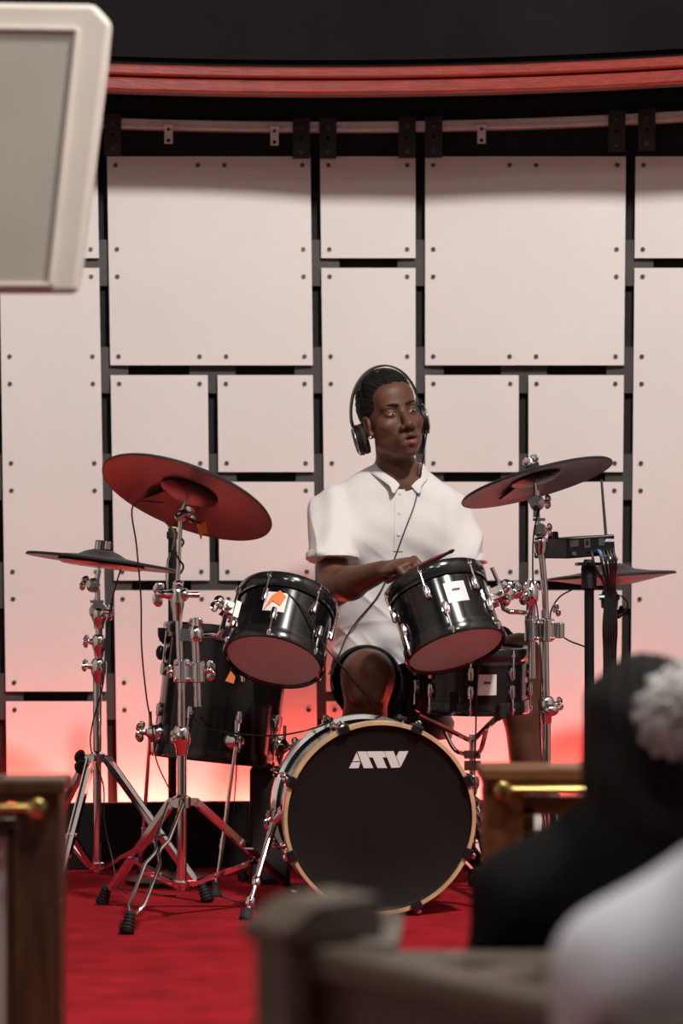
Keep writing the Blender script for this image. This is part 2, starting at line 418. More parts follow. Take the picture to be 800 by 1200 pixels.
# hanging rail and its straps
rail = MB()
zr0, zr1 = onwall(400, 154, 0.05).z, onwall(400, 142.5, 0.05).z
curved(rail, 0.02, 0.05, zr0, zr1); curved(rail, 0.05, 0.058, zr0 + 0.0035, zr0 + 0.011); curved(rail, 0.05, 0.058, zr1 - 0.011, zr1 - 0.0035)
obj('hanging_rail', rail, 'alu', wall, smooth=False)
zs = [onwall(400, y, 0.06).z for y in (138, 186, 149, 162, 178)]
for px in (10, 100, 132, 353, 384, 477, 508, 722.5, 757.5, 845, 880):
    c = onwall(px, 160, 0.062); hw = 10 / F * c.y
    dx = (wallY(c.x + 0.05) - wallY(c.x - 0.05)) / 0.1; t = V((1, dx, 0)).normalized(); nr = V((t.y, -t.x, 0))
    s = obj('hanging_strap', MB().box((c.x, c.y, (zs[0] + zs[1]) / 2), (2 * hw, 0.006, zs[0] - zs[1]), (t, -nr, V((0, 0, 1)))), 'strap', wall, smooth=False)
    for z in (zs[2], zs[4]): bolt(s, V((c.x, c.y, z)) + nr * 0.003, nr, 0.0068)
    obj('hole', MB().lathe(V((c.x, c.y, zs[3])) + nr * 0.0032, nr, [(0, 0.0055), (0.0006, 0.0055)], 10), 'black', s)
for px in (197.5, 321.5, 564, 812):
    c = onwall(px, 160, 0.062); t = V((1, 0, 0))
    b = MB().box((c.x, c.y, onwall(400, 158.5, 0.06).z), (0.026, 0.004, 0.066)).box((c.x, c.y - 0.008, onwall(400, 150, 0.06).z), (0.030, 0.02, 0.004))
    s = obj('angle_bracket', b, 'alu', wall, smooth=False)
    bolt(s, (c.x, c.y - 0.002, onwall(400, 154, 0.06).z), r=0.006)
    obj('hole', MB().lathe((c.x, c.y - 0.0022, onwall(400, 167, 0.06).z), (0, -1, 0), [(0, 0.006), (0.0006, 0.006)], 10), 'black', s)
# wall wash lamps behind the curb, each a bar with a glowing red lens and its own lamp
for k, x in enumerate([-1.42, -1.0, -0.60, -0.20, 0.20, 0.60, 1.0, 1.42]):
    y = wallY(x) - 0.22
    t = thing('wash_lamp', 'black bar lamp with red lens standing behind the low black curb', 'lamp', (x, y, 0), 'red wash lamps along the wall')
    obj('body', MB().box((x, y, 0.035), (0.30, 0.07, 0.07)), 'plastic', t, smooth=False, bevel=0.006)
    obj('lens', MB().box((x, y + 0.036, 0.045), (0.27, 0.008, 0.05)), 'ledlens', t, smooth=False)
    nm = 'wash_light_offscreen' if abs(x) > 1.2 else 'wash_light'
    l = bpy.data.lights.new(nm, 'AREA'); l.shape = 'RECTANGLE'; l.size = 0.26; l.size_y = 0.04; l.energy = 9.0; l.spread = math.radians(150); l.color = (1.0, 0.085, 0.06)
    lo = bpy.data.objects.new(nm, l); COL.objects.link(lo); lo.location = (x, y + 0.043, 0.05)
    lo.rotation_euler = V((0, 1, 0.18)).to_track_quat('-Z', 'Y').to_euler()
# ================================================================== drums and stands
UP = V((0, 0, 1))
LOGO = [[(160, 197), (196, 288), (117, 291)], [(112, 300), (200, 300), (180, 362), (80, 362)], [(168, 188), (260, 188), (335, 362), (235, 362)],
        [(266, 188), (446, 188), (474, 250), (432, 252), (480, 362), (380, 362), (330, 252), (290, 250)],
        [(452, 188), (548, 188), (616, 358), (525, 362)], [(605, 190), (705, 188), (622, 356), (577, 245)]]
def frame_of(axis):
    d = V(axis).normalized(); u = V((0, -1, 0)); u = (u - d * u.dot(d)).normalized()
    return d, u, d.cross(u)          # axis, towards the viewer, towards picture right
def cyl_pt(c, fr, R, th, t): d, u, b = fr; return c + d * t + (u * math.cos(th) + b * math.sin(th)) * R
def badge(root, c, fr, R, th, t, wd, hg, logo=True):
    m = MB(); n = 6; vs = []
    for i in range(n + 1):
        a = th + (i / n - 0.5) * wd / R
        vs += [cyl_pt(c, fr, R + 0.0012, a, t - hg / 2), cyl_pt(c, fr, R + 0.0012, a, t + hg / 2), cyl_pt(c, fr, R - 0.001, a, t + hg / 2), cyl_pt(c, fr, R - 0.001, a, t - hg / 2)]
    fs = [(4 * i + k, 4 * i + (k + 1) % 4, 4 * i + 4 + (k + 1) % 4, 4 * i + 4 + k) for i in range(n) for k in range(4)] + [(0, 1, 2, 3), (4 * n + 3, 4 * n + 2, 4 * n + 1, 4 * n)]
    b = obj('badge', m.add(vs, fs), 'badge', root, smooth=False)
    b['label'] = 'white square maker badge'
    if logo:
        k = wd * 0.42 / 625; lm = MB()
        for poly in LOGO:
            q = [cyl_pt(c, fr, R + 0.0018, th + ((x - 392) * k) / R, t + hg * 0.1 - (y - 275) * k) for x, y in poly]
            lm.prism(q, fr[1] * math.cos(th) * 0.0003 + fr[2] * math.sin(th) * 0.0003)
        obj('badge_logo', lm, 'ink', b, smooth=False)
    return b
def lug(root, c, fr, R, th, t0, sgn, Rh, th_t):
    """chrome lug on the shell with a rod to the hoop"""
    d, u, b = fr; o = u * math.cos(th) + b * math.sin(th); s = d.cross(o)
    m = MB(); p = c + d * t0 + o * (R + 0.006)
    m.lathe(p - d * 0.019, d, [(0, 0.004), (0.003, 0.0075), (0.012, 0.0082), (0.026, 0.0082), (0.035, 0.0075), (0.038, 0.004)], 12)
    m.lathe(p + o * 0.0 - o * 0.006, o, [(0, 0.010), (0.003, 0.010)], 10)
    l = obj('lug', m, 'chrome', root)
    top = c + d * th_t + o * (Rh - 0.003)
    r = MB().tube([p + o * 0.003, c + d * th_t + o * (R + 0.009)], 0.0028, 8)
    r.lathe(c + d * th_t + o * (R + 0.009), d * sgn, [(-0.004, 0.006), (0.006, 0.006), (0.009, 0.004), (0.013, 0.0035)], 8)
    obj('tension_rod', r, 'chrome', l)
def drum(root, cb, axis, R, h, n=6, phase=0.0, bottom='reso'):
    fr = frame_of(axis); d = fr[0]; Rh = R * 1.075; cb = V(cb)
    obj('shell', MB().lathe(cb, d, [(0.004, R - 0.004), (0.004, R), (h - 0.004, R), (h - 0.004, R - 0.004)], 48), 'gloss', root)
    obj('batter_hoop', MB().lathe(cb, d, [(h - 0.030, R + 0.002), (h - 0.030, Rh - 0.004), (h - 0.022, Rh - 0.006), (h - 0.014, Rh - 0.002), (h + 0.004, Rh), (h + 0.012, Rh - 0.003), (h + 0.013, Rh - 0.009), (h + 0.006, R - 0.004)], 56, True), 'hoopblack', root)
    obj('batter_head', MB().lathe(cb, d, [(h - 0.006, R - 0.003), (h + 0.004, R - 0.003), (h + 0.005, R * 0.5), (h + 0.005, 0.001)], 40), 'pad', root)
    obj('lower_hoop', MB().lathe(cb, d, [(0.026, R + 0.002), (0.026, Rh - 0.004), (0.014, Rh - 0.004), (-0.004, Rh), (-0.010, Rh - 0.003), (-0.010, Rh - 0.009), (-0.004, R - 0.004)], 56, True), 'hoopblack', root)
    obj('lower_head', MB().lathe(cb, -d, [(-0.006, R - 0.003), (0.003, R - 0.003), (0.0035, R * 0.5), (0.0035, 0.001)], 40), bottom, root)
    for k in range(n):
        th = phase + 2 * math.pi * k / n
        lug(root, cb, fr, R, th, h * 0.66, 1, Rh, h - 0.004)
        lug(root, cb, fr, R, th + (0.26 if n == 6 else 0.0), h * 0.34, -1, Rh, 0.004)
    return fr
def wing(mb, p, d, s=1.0, up=UP):
    """wing nut at p pointing along d"""
    p, d = V(p), V(d).normalized(); u = V(up); u = (u - d * u.dot(d)).normalized(); b = d.cross(u)
    mb.lathe(p, d, [(0, 0.007 * s), (0.012 * s, 0.007 * s), (0.016 * s, 0.005 * s)], 10)
    for k in (-1, 1): mb.ball(p + d * 0.013 * s + u * k * 0.0105 * s, (0.0032 * s, 0.0095 * s, 0.0125 * s), 10, (b, (d + u * k * 0.5).normalized(), (u * k - d * 0.5).normalized()))
def clamp(mb, p, r, h, wingdir=None, d=UP):
    """tapered tube clamp"""
    mb.lathe(V(p) - V(d) * h / 2, d, [(0, r * 1.15), (h * 0.25, r * 1.3), (h * 0.45, r * 1.75), (h * 0.8, r * 1.85), (h * 0.95, r * 1.5), (h, r * 1.2)], 14)
    if wingdir is not None:
        wd = V(wingdir).normalized(); mb.lathe(V(p) + V(d) * h * 0.15, wd, [(0, r * 0.8), (r * 2.6, r * 0.8)], 10); wing(mb, V(p) + V(d) * h * 0.15 + wd * r * 2.4, wd, 0.85)
def rubber_foot(parent, p, d, s=1.0):
    """ribbed rubber foot with its tip on the floor at p"""
    prof = []; L = 0.055 * s
    for k in range(6):
        t = k / 6 * L; r = (0.019 - 0.007 * k / 6) * s
        prof += [(t, r), (t + L / 14, r), (t + L / 13, r * 0.78), (t + L / 6.2, r * 0.74)]
    return obj('rubber_foot', MB().lathe(V(p) + UP * 0.003, d, [(0, 0.016 * s)] + prof[1:], 14), 'rubber', parent)
def strap_leg(root, hub, foot, wd=0.020, wire=False, joint=0.55, low=None):
    """double strap leg (or two bent wires) with rubber foot and a brace to the lower collar"""
    hub, foot = V(hub), V(foot); d = (foot - hub); n = d.normalized(); side = n.cross(UP).normalized()
    end = foot - n * 0.06 + UP * 0.004; m = MB()
    mid = hub + d * joint
    if wire:
        for s in (-1, 1):
            q = [hub + side * s * 0.020, hub.lerp(end, 0.34) + side * s * 0.019, hub.lerp(end, 0.42) + side * s * 0.006, hub.lerp(end, 0.47) + side * s * 0.006,
                 hub.lerp(end, 0.56) + side * s * 0.020, hub.lerp(end, 0.93) + side * s * 0.019, end + side * s * 0.006]
            m.tube(q, 0.0048, 10)
        m.bar(mid - side * 0.014, mid + side * 0.014, 0.006, 0.006)
    else:
        for s in (-1, 1): m.bar(hub + side * s * wd / 2, end + side * s * wd / 2 * 0.8, 0.004, 0.016)
        m.bar(hub + n * 0.03, end, wd * 0.85, 0.004, side.cross(n))
        m.tube([mid - side * wd * 0.75, mid + side * wd * 0.75], 0.006, 8)
    leg = obj('leg', m, 'chrome', root)
    rubber_foot(leg, foot, (-n + UP * 0.6).normalized())
    if low is not None:
        b = MB()
        if wire:
            for s in (-1, 1): b.tube([V(low) + side * s * 0.014, mid + side * s * 0.010], 0.004, 8)
        else:
            b.bar(V(low), mid, 0.016, 0.010)
            b.tube([mid - side * 0.016, mid + side * 0.016], 0.005, 8)
        obj('brace', b, 'chrome', root)
def stand_base(root, c, zhub, zlow, feet, r=0.0125, wires=()):
    """hub and lower collars plus three legs"""
    c = V(c); m = MB()
    m.lathe((c.x, c.y, zhub - 0.014), UP, [(0, r), (0.001, r * 1.9), (0.026, r * 1.9), (0.030, r * 1.3), (0.034, r)], 16)
    m2 = MB().lathe((c.x, c.y, zlow - 0.010), UP, [(0, r * 1.5), (0.016, r * 1.7), (0.020, r)], 16)
    for f in feet:
        n = (V(f) - c); n.z = 0; n.normalize()
        m.bar((c.x, c.y, zhub), V((c.x, c.y, zhub)) + n * 0.045, 0.018, 0.018); m2.bar((c.x, c.y, zlow), V((c.x, c.y, zlow)) + n * 0.04, 0.014, 0.014)
    obj('upper_collar', m, 'chrome', root); obj('lower_collar', m2, 'chrome', root)
    for k, f in enumerate(feet):
        n = (V(f) - c); n.z = 0; n.normalize()
        strap_leg(root, V((c.x, c.y, zhub)) + n * 0.04, f, wire=k in wires, low=V((c.x, c.y, zlow)) + n * 0.036)
def cymbal(root, c, axis, R, drop=0.022, bell=0.045, wedge=True):
    fr = frame_of(axis); d = fr[0]; c = V(c)
    obj('playing_surface', MB().lathe(c, d, [(-drop - 0.005, R), (-drop - 0.001, R + 0.001), (-drop + 0.003, R - 0.003), (-drop * 0.45, R * 0.62), (0.0, bell * 1.35), (0.010, bell), (0.018, bell * 0.55), (0.019, 0.004), (0.012, 0.002), (-0.002, bell * 1.2), (-drop * 0.55, R * 0.6)], 64, True), 'cymtop', root)
    obj('underside', MB().lathe(c, d, [(-drop - 0.0045, R - 0.004), (-drop * 0.62 - 0.002, R * 0.62), (-0.008, bell * 1.3), (0.004, 0.005), (0.008, 0.004), (-drop * 0.5, R * 0.6), (-drop - 0.002, R - 0.006)], 64, True), 'cymbot', root)
    pod = MB().lathe(c - d * 0.001, -d, [(0.004, bell * 1.5), (0.014, bell * 1.5), (0.020, bell * 1.2), (0.022, 0.004)], 32)
    if wedge:
        q = []
        for th, rr in ((-0.5, 0.30), (-0.30, 0.66), (0.0, 0.70), (0.30, 0.66), (0.5, 0.30)):
            q.append(cyl_pt(c, fr, R * rr, math.radians(200) + th * 1.6, -drop * rr - 0.006))
        pod.prism(q, -d * 0.006)
    obj('sensor_pod', pod, 'plastic', root)
    return fr
def sleeve_nut(root, c, d, s=1.0):
    m = MB().lathe(c, d, [(0.017, 0.016 * s), (0.026, 0.017 * s), (0.028, 0.012 * s)], 16); obj('felt', m, 'rubber', root)
    m = MB(); wing(m, V(c) + V(d) * 0.028, d, 1.0 * s); obj('wing_nut', m, 'chrome', root)

# ---------------------------------------------------------------- bass drum
BC = P(445.3, 959.3, 6.2); BC.z = 0.2515
BA = V((-0.043, 0.37, 0)).normalized(); BR = V((BA.y, -BA.x, 0)); RB = 0.250
bd = thing('bass_drum', 'black bass drum with maple front hoop and large white logo on black head', 'drum', (BC.x, 6.38, 0))
def BP(x, z, t): return BC + BR * x + UP * z + BA * t
obj('shell', MB().lathe(BC, BA, [(0.02, 0.225), (0.02, 0.232), (0.345, 0.232), (0.345, 0.225)], 72), 'gloss', bd)
obj('front_hoop', MB().lathe(BC, BA, [(-0.004, RB - 0.011), (-0.004, RB - 0.002), (0.0, RB), (0.038, RB), (0.040, RB - 0.011)], 96, True), 'maple', bd)
obj('rear_hoop', MB().lathe(BC, BA, [(0.330, RB - 0.011), (0.330, RB), (0.372, RB), (0.374, RB - 0.011)], 96, True), 'whitehoop', bd)
obj('front_head', MB().lathe(BC, BA, [(0.022, 0.2385), (0.010, 0.2395), (0.006, 0.236), (0.009, 0.230), (0.010, 0.10), (0.010, 0.001)], 96), 'drumhead', bd)
obj('rear_head', MB().lathe(BC, BA, [(0.340, 0.2385), (0.362, 0.2385), (0.362, 0.001)], 72), 'pad', bd)
lg = MB(); k = 90 / 800 / 457
for poly in LOGO:
    lg.prism([BP((400 + x * 0.1125 - 445.3) / 457, -(860 + y * 0.1125 - 959.3) / 457, 0.0088) for x, y in poly], BA * 0.0012)
obj('logo', lg, 'logo', bd, smooth=False)['label'] = 'slanted white letters on the black head'
for kk in range(8):
    a = math.radians(22.5 + 45 * kk); o = BR * math.sin(a) + UP * math.cos(a); s = BA.cross(o)
    m = MB().box(BC + o * (RB + 0.004) + BA * 0.018, (0.030, 0.010, 0.050), (s, o, BA)).box(BC + o * (RB - 0.004) - BA * 0.008, (0.030, 0.022, 0.007), (s, o, BA))
    cl = obj('claw', m, 'hoopblack', bd, smooth=False, bevel=0.003)
    for tt, sg in ((0.018, 1), (0.352, -1)):
        m = MB().tube([BC + o * (RB + 0.012) + BA * tt, BC + o * (RB + 0.004) + BA * (tt + sg * 0.085)], 0.0032, 8)
        m.lathe(BC + o * (RB + 0.012) + BA * tt, -BA * sg, [(0, 0.008), (0.012, 0.008), (0.014, 0.005), (0.022, 0.004)], 10)
        obj('tension_rod', m, 'chrome', bd)
        m = MB().ball(BC + o * 0.242 + BA * (tt + sg * 0.095), (0.010, 0.013, 0.022), 12, (s, o, BA)); obj('lug', m, 'chrome', bd)
    m = MB().box(BC + o * (RB + 0.004) + BA * 0.352, (0.030, 0.010, 0.046), (s, o, BA)); obj('claw', m, 'hoopblack', bd, smooth=False, bevel=0.003)
for sg in (-1, 1):
    top = P(322, 962, 6.29) if sg < 0 else BP(0.272, 0.0, 0.08); foot = P(287, 1078, floorY(1078)) if sg < 0 else BP(0.37, 0, -0.02); foot.z = 0.0
    base = BP(sg * 0.232, 0.01, 0.10); m = MB()
    m.lathe(base, (top - base), [(0, 0.022), (0.012, 0.022), (0.016, 0.014), ((top - base).length, 0.012)], 16)
    n = (foot - top).normalized()
    m.tube([top - n * 0.02, foot - n * 0.10], 0.0095, 12); m.tube([foot - n * 0.13, foot - n * 0.02], 0.0065, 12)
    m.lathe(foot - n * 0.125, n, [(0, 0.010), (0.006, 0.013), (0.02, 0.013), (0.026, 0.010)], 14); m.lathe(foot - n * 0.065, n, [(0, 0.009), (0.004, 0.013), (0.02, 0.014), (0.026, 0.010)], 14)
    wing(m, top, V((sg, -0.5, 0.4)), 1.3)
    sp = obj('spur', m, 'chrome', bd)
    obj('rubber_foot', MB().lathe(foot + UP * 0.0015, -n, [(0, 0.016), (0.02, 0.017), (0.028, 0.012)], 14), 'rubber', sp)

# ---------------------------------------------------------------- rack toms
def tom(name, label, cb, axis, R, h, phase, bth, tape=False, bside=-1):
    t = thing(name, label, 'drum', tuple(cb)); fr = drum(t, cb, axis, R, h, 6, phase)
    badge(t, V(cb), fr, R, bth, h * 0.56, 0.058, 0.058, not tape)
    m = MB(); th = math.radians(72) * bside; o = fr[1] * math.cos(th) + fr[2] * math.sin(th); s = fr[0].cross(o); p = cyl_pt(V(cb), fr, R, th, h * 0.5)
    m.box(p + o * 0.008, (0.04, 0.016, 0.05), (s, o, fr[0])); m.box(p + o * 0.028, (0.032, 0.034, 0.034), (s, o, fr[0]))
    m.lathe(p + o * 0.03 - s * 0.03, s, [(0, 0.010), (0.06, 0.010)], 12)
    wing(m, p + o * 0.045, (o + fr[0] * 0.3), 1.3, fr[0])
    for e in (-0.016, 0.016): m.ball(p + o * 0.016 + fr[0] * e, 0.006, 8)
    obj('mount_bracket', m, 'chrome', t, bevel=0.002)
    if tape:
        q = [cyl_pt(V(cb), fr, R + 0.003, bth + a, h * 0.56 + z) for a, z in ((-0.20, -0.03), (-0.05, 0.0), (0.12, -0.012), (0.20, 0.018), (0.05, 0.034), (-0.10, 0.014))]
        obj('tape_scrap', MB().prism(q, fr[1] * 0.001), 'orange', t, smooth=False)['label'] = 'torn orange tape'
    return t, fr, p + o * 0.03
LTB = P(320.7, 772.6, 6.36); LTA = V((0.223 * 0.86, 0.51, 0.975 * 0.86)).normalized()
tomL, frL, mountL = tom('rack_tom', 'black rack tom with torn orange tape on its badge, beside the orange-tagged crash cymbal', LTB, LTA, 0.1275, 0.178, math.radians(34), math.radians(-13), True, -1)
RTB = P(533.6, 760, 6.40); RTA = V((-0.29 * 0.92, 0.386, 0.956 * 0.92)).normalized()
tomR, frR, mountR = tom('rack_tom', 'black rack tom with clean white badge, above the snare drum', RTB, RTA, 0.1305, 0.188, math.radians(-14), math.radians(19), False, 1)

# ---------------------------------------------------------------- snare drum on its basket stand
SB = P(553, 829, 6.68); SA = V((0.012, -0.05, 1)).normalized()
sn = thing('snare_drum', 'black snare drum with white badge under the clean-badged rack tom', 'drum', tuple(SB)); frS = drum(sn, SB, SA, 0.1505, 0.158, 8, math.radians(-5))
badge(sn, SB, frS, 0.1505, math.radians(12), 0.075, 0.054, 0.056)
obj('throw_off', MB().box(cyl_pt(SB, frS, 0.158, math.radians(-22), 0.03), (0.02, 0.012, 0.05)), 'plastic', sn, smooth=False, bevel=0.003)
SBc = V((SB.x, SB.y, 0)); ss = thing('snare_stand', 'chrome basket stand holding the snare drum', 'stand', (SB.x, SB.y, 0))
m = MB().tube([(SB.x, SB.y, 0.13), (SB.x, SB.y, 0.30)], 0.0115, 12).tube([(SB.x, SB.y, 0.28), (SB.x, SB.y, 0.44)], 0.0085, 12); obj('pole', m, 'chrome', ss)
m = MB(); clamp(m, (SB.x, SB.y, 0.30), 0.0115, 0.05, (-1, -0.3, 0)); m.box((SB.x, SB.y, 0.385), (0.045, 0.03, 0.022)); m.box((SB.x, SB.y - 0.01, 0.355), (0.045, 0.03, 0.026)); obj('clamp', m, 'steel', ss)
for a in (-95, 25, 145):
    a = math.radians(a); o = V((math.sin(a), -math.cos(a), 0)); c = V((SB.x, SB.y, 0)); zb = SB.z - 0.016
    m = MB().tube(spline([c + UP * 0.42, c + o * 0.07 + UP * 0.455, c + o * 0.145 + UP * (zb - 0.008), c + o * 0.170 + UP * zb, c + o * 0.172 + UP * (zb + 0.03)], 5), 0.0065, 8)
    m.tube(spline([c + o * 0.02 + UP * 0.385, c + o * 0.05 + UP * 0.40, c + o * 0.08 + UP * 0.458], 5), 0.006, 8)
    ar = obj('basket_arm', m, 'chrome', ss)
    obj('rubber_grip', MB().tube([c + o * 0.145 + UP * (zb - 0.006), c + o * 0.170 + UP * zb, c + o * 0.1725 + UP * (zb + 0.032)], 0.0105, 10), 'rubber', ar)
stand_base(ss, (SB.x, SB.y, 0), 0.25, 0.14, [V((SB.x + r_ * math.sin(math.radians(a)), SB.y - r_ * math.cos(math.radians(a)), 0)) for a, r_ in ((-150, 0.28), (100, 0.22), (10, 0.28))])

# ---------------------------------------------------------------- floor tom on three legs
FB = P(252, 889, 6.92); FA = V((0.105, 0.06, 1)).normalized()
ft = thing('floor_tom', 'large black floor tom on three thin chrome legs', 'drum', (FB.x, FB.y, 0)); frF = drum(ft, FB, FA, 0.176, 0.362, 8, math.radians(20), 'reso')
for th, fp in ((-70, P(164, 985, 6.95)), (18, P(252, 1050, 6.62)), (78, P(285, 1000, 7.0))):
    th = math.radians(th); p = cyl_pt(FB, frF, 0.176, th, 0.055); o = (p - FB - FA * 0.055).normalized(); fp = V(fp); fp.z = 0.0
    m = MB().lathe(p - o * 0.004, o, [(0, 0.030), (0.006, 0.032), (0.022, 0.027), (0.036, 0.014), (0.040, 0.010)], 20)
    wing(m, p + o * 0.036, o, 1.4); br = obj('leg_bracket', m, 'chrome', ft)
    q = p + o * 0.024; kn = fp + UP * 0.10 + (q - fp) * V((0.0, 0, 0)).length
    kn = fp.lerp(q, 0.2) - o * 0.02 + UP * 0.0
    m = MB().tube([q + UP * 0.06, q, fp.lerp(q, 0.35), fp.lerp(q, 0.22) , fp + UP * 0.02], [0.005, 0.0058, 0.0058, 0.0058, 0.005], 10)
    m.lathe(fp.lerp(q, 0.30), (q - fp), [(0, 0.0075), (0.03, 0.0075)], 10)
    lgp = obj('leg', m, 'chrome', ft)
    obj('rubber_foot', MB().lathe(fp + UP * 0.002, UP, [(0, 0.018), (0.01, 0.016), (0.018, 0.010), (0.038, 0.009)], 12), 'rubber', lgp)
obj('tape_scrap', MB().prism([cyl_pt(FB, frF, 0.1775, math.radians(a), z) for a, z in ((4, 0.22), (8, 0.25), (13, 0.235), (12, 0.215))], (0, -0.001, 0)), 'orange', ft, smooth=False)['label'] = 'torn orange tape'

# ---------------------------------------------------------------- crash stand with tom arm (beside the floor tom)
CY = 6.2
cs = thing('cymbal_stand', 'chrome tripod stand carrying the orange-tagged crash cymbal and the taped rack tom', 'stand', (P(213, 0, CY).x, CY, 0))
def Q(px, py, Y=CY): return P(px, py, Y)
sx = P(213, 0, CY).x
stand_base(cs, (sx, CY, 0), Q(213, 940).z, Q(213, 1036).z, [V((P(148, 0, 5.86).x, 5.86, 0)), V((P(119, 0, 6.44).x, 6.44, 0)), V((-0.085, 6.40, 0))], 0.0125, wires=(0,))
obj('lower_tube', MB().tube([Q(213, 1043), Q(213, 862)], 0.0125, 14), 'chrome', cs)
obj('middle_tube', MB().tube([Q(213, 880), Q(213, 775)], 0.0098, 14), 'chrome', cs)
obj('upper_tube', MB().tube([Q(212, 800), Q(208, 690)], 0.0085, 14), 'chrome', cs)
obj('boom_rod', MB().tube([Q(207, 712), Q(212, 597)], 0.0058, 12), 'chrome', cs)
m = MB(); clamp(m, Q(213, 868), 0.0125, 0.075, (-0.6, -1, 0)); obj('joint', m, 'chrome', cs)
m = MB().box(Q(222, 787), (0.078, 0.022, 0.034)); wing(m, Q(240, 786), (1, -0.1, 0), 1.2); wing(m, Q(203, 787), (-1, -0.2, 0), 0.8); m.lathe(Q(232, 800), UP, [(0, 0.014), (0.003, 0.018), (0.052, 0.018), (0.055, 0.014)], 18); m.lathe(Q(213, 800), UP, [(0, 0.016), (0.003, 0.021), (0.057, 0.021), (0.06, 0.016)], 18)
for a, b in ((206, 778), (206, 796), (221, 778), (221, 796)): m.ball(Q(a, b, CY - 0.019), 0.006, 8)
obj('multi_clamp', m, 'chrome', cs, bevel=0.003)
obj('arm_post', MB().tube([Q(232, 828), Q(229, 745)], 0.0095, 12), 'chrome', cs)
m = MB().lathe(Q(229, 752), UP, [(0, 0.012), (0.008, 0.019), (0.026, 0.020), (0.034, 0.016), (0.042, 0.010), (0.062, 0.008)], 16); m.box(Q(218, 744), (0.03, 0.03, 0.03)); wing(m, Q(229, 733), (0, 0, 1), 0.9, (1, 0, 0)); obj('ball_clamp', m, 'chrome', cs, bevel=0.002)
am = Q(236, 746); el = Q(256, 745, 6.27)
obj('tom_arm', MB().tube([am, el - V((0.012, 0, 0)), el, el + V((0.008, 0.0, 0.014)), mountL], 0.0068, 10), 'chrome', cs)
m = MB(); clamp(m, Q(208, 708), 0.010, 0.085); m.lathe(Q(193, 697), (1, 0, 0), [(0, 0.010), (0.03, 0.017), (0.055, 0.017), (0.062, 0.008), (0.090, 0.008)], 14); wing(m, Q(194, 697), (-1, 0, 0.1), 1.5); m.ball(Q(209, 685, CY), (0.016, 0.014, 0.012), 10); obj('tilter', m, 'chrome', cs)
# ---- crash cymbal
CA = V((0.308, 0.33, 0.893)).normalized(); CC = P(221, 578, CY) + CA * 0.014
cr = thing('crash_cymbal', 'large black electronic crash cymbal tilted steeply, orange tag hanging below', 'cymbal', tuple(CC))
cymbal(cr, CC, CA, 0.229, 0.026, 0.05); sleeve_nut(cr, CC, CA)
obj('tilt_rod', MB().tube([Q(212, 599), CC + CA * 0.03], 0.0045, 10), 'chrome', cs)
m = MB(); m.ball(Q(213, 604), (0.014, 0.014, 0.016), 12); wing(m, Q(218, 604), (1, -0.3, 0.3), 1.1); m.lathe(Q(206, 608, CY - 0.012), (1, 0.2, 0.5), [(0, 0.008), (0.03, 0.008)], 10); obj('tilter', m, 'chrome', cs)
obj('trigger_box', MB().box(CC + CA * 0.028 + V((-0.045, -0.005, 0.016)), (0.05, 0.04, 0.014), (V((0.94, 0, -0.33)), V((0, 1, 0)), V((0.33, 0, 0.94)))), 'steel', cr, smooth=False, bevel=0.003)
tq = [Q(230, 614, CY - 0.03), Q(241, 611, CY - 0.03), Q(243, 626, CY - 0.03), Q(239, 624, CY - 0.03), Q(235, 633, CY - 0.03)]
obj('orange_tag', MB().prism(tq, (0, 0.001, 0)), 'orange', cr, smooth=False)['label'] = 'torn orange tape tag'
obj('tag_strap', MB().tube([Q(217, 606, CY - 0.01), Q(228, 612, CY - 0.025), Q(236, 613, CY - 0.03)], 0.003, 8), 'cable', cr)

# ---------------------------------------------------------------- hi-hat style cymbal stand at the outer side
HY2 = 6.8
def H(px, py, Y=HY2): return P(px, py, Y)
hx = H(114, 0).x
hs = thing('cymbal_stand', 'chrome tripod stand carrying the flat black cymbal', 'stand', (hx, HY2, 0))
stand_base(hs, (hx, HY2, 0), H(114, 888).z, H(114, 1014).z, [V((P(244, 0, 6.48).x, 6.48, 0)), V((P(74, 0, 6.55).x - 0.02, 6.55, 0)), V((hx - 0.22, HY2 + 0.20, 0))], 0.0125)
m = MB(); wing(m, H(102, 893), (-1, -0.2, 0), 1.6); obj('wing_nut', m, 'plastic', hs)
obj('lower_tube', MB().tube([H(114, 1022), H(114, 790)], 0.0125, 14), 'chrome', hs)
obj('middle_tube', MB().tube([H(115, 800), H(116, 735)], 0.0105, 14), 'chrome', hs)
obj('upper_tube', MB().tube([H(116, 740), H(114, 680)], 0.008, 14), 'chrome', hs)
m = MB(); clamp(m, H(115.5, 787), 0.0125, 0.075, (-1, -0.4, 0.2)); obj('joint', m, 'chrome', hs)
m = MB(); clamp(m, H(116, 757), 0.0115, 0.065, (-1, -0.4, 0.1)); obj('joint', m, 'chrome', hs)
m = MB(); clamp(m, H(116, 724), 0.0125, 0.06); m.lathe(H(116, 716, HY2 + 0.018), (0, -1, 0), [(0, 0.024), (0.02, 0.027), (0.034, 0.025), (0.036, 0.01)], 18); wing(m, H(124, 717, HY2 - 0.012), (1, -0.5, -0.1), 1.1); m.box(H(114, 705), (0.038, 0.024, 0.008)); obj('tilter', m, 'chrome', hs)
m = MB().lathe(H(110, 686, HY2 + 0.016), (0, -1, 0), [(0, 0.018), (0.018, 0.022), (0.030, 0.020), (0.032, 0.007), (0.036, 0.007)], 18); wing(m, H(103, 685), (-1, -0.2, 0.4), 1.0); m.tube([H(112, 690), H(116, 668)], 0.008, 10); obj('tilter', m, 'chrome', hs)
HA = V((0.122, 0.035, 0.992)).normalized(); HC = P(119.5, 652, HY2)
hh = thing('cymbal', 'flat black electronic cymbal at the outer side of the floor tom', 'cymbal', tuple(HC))
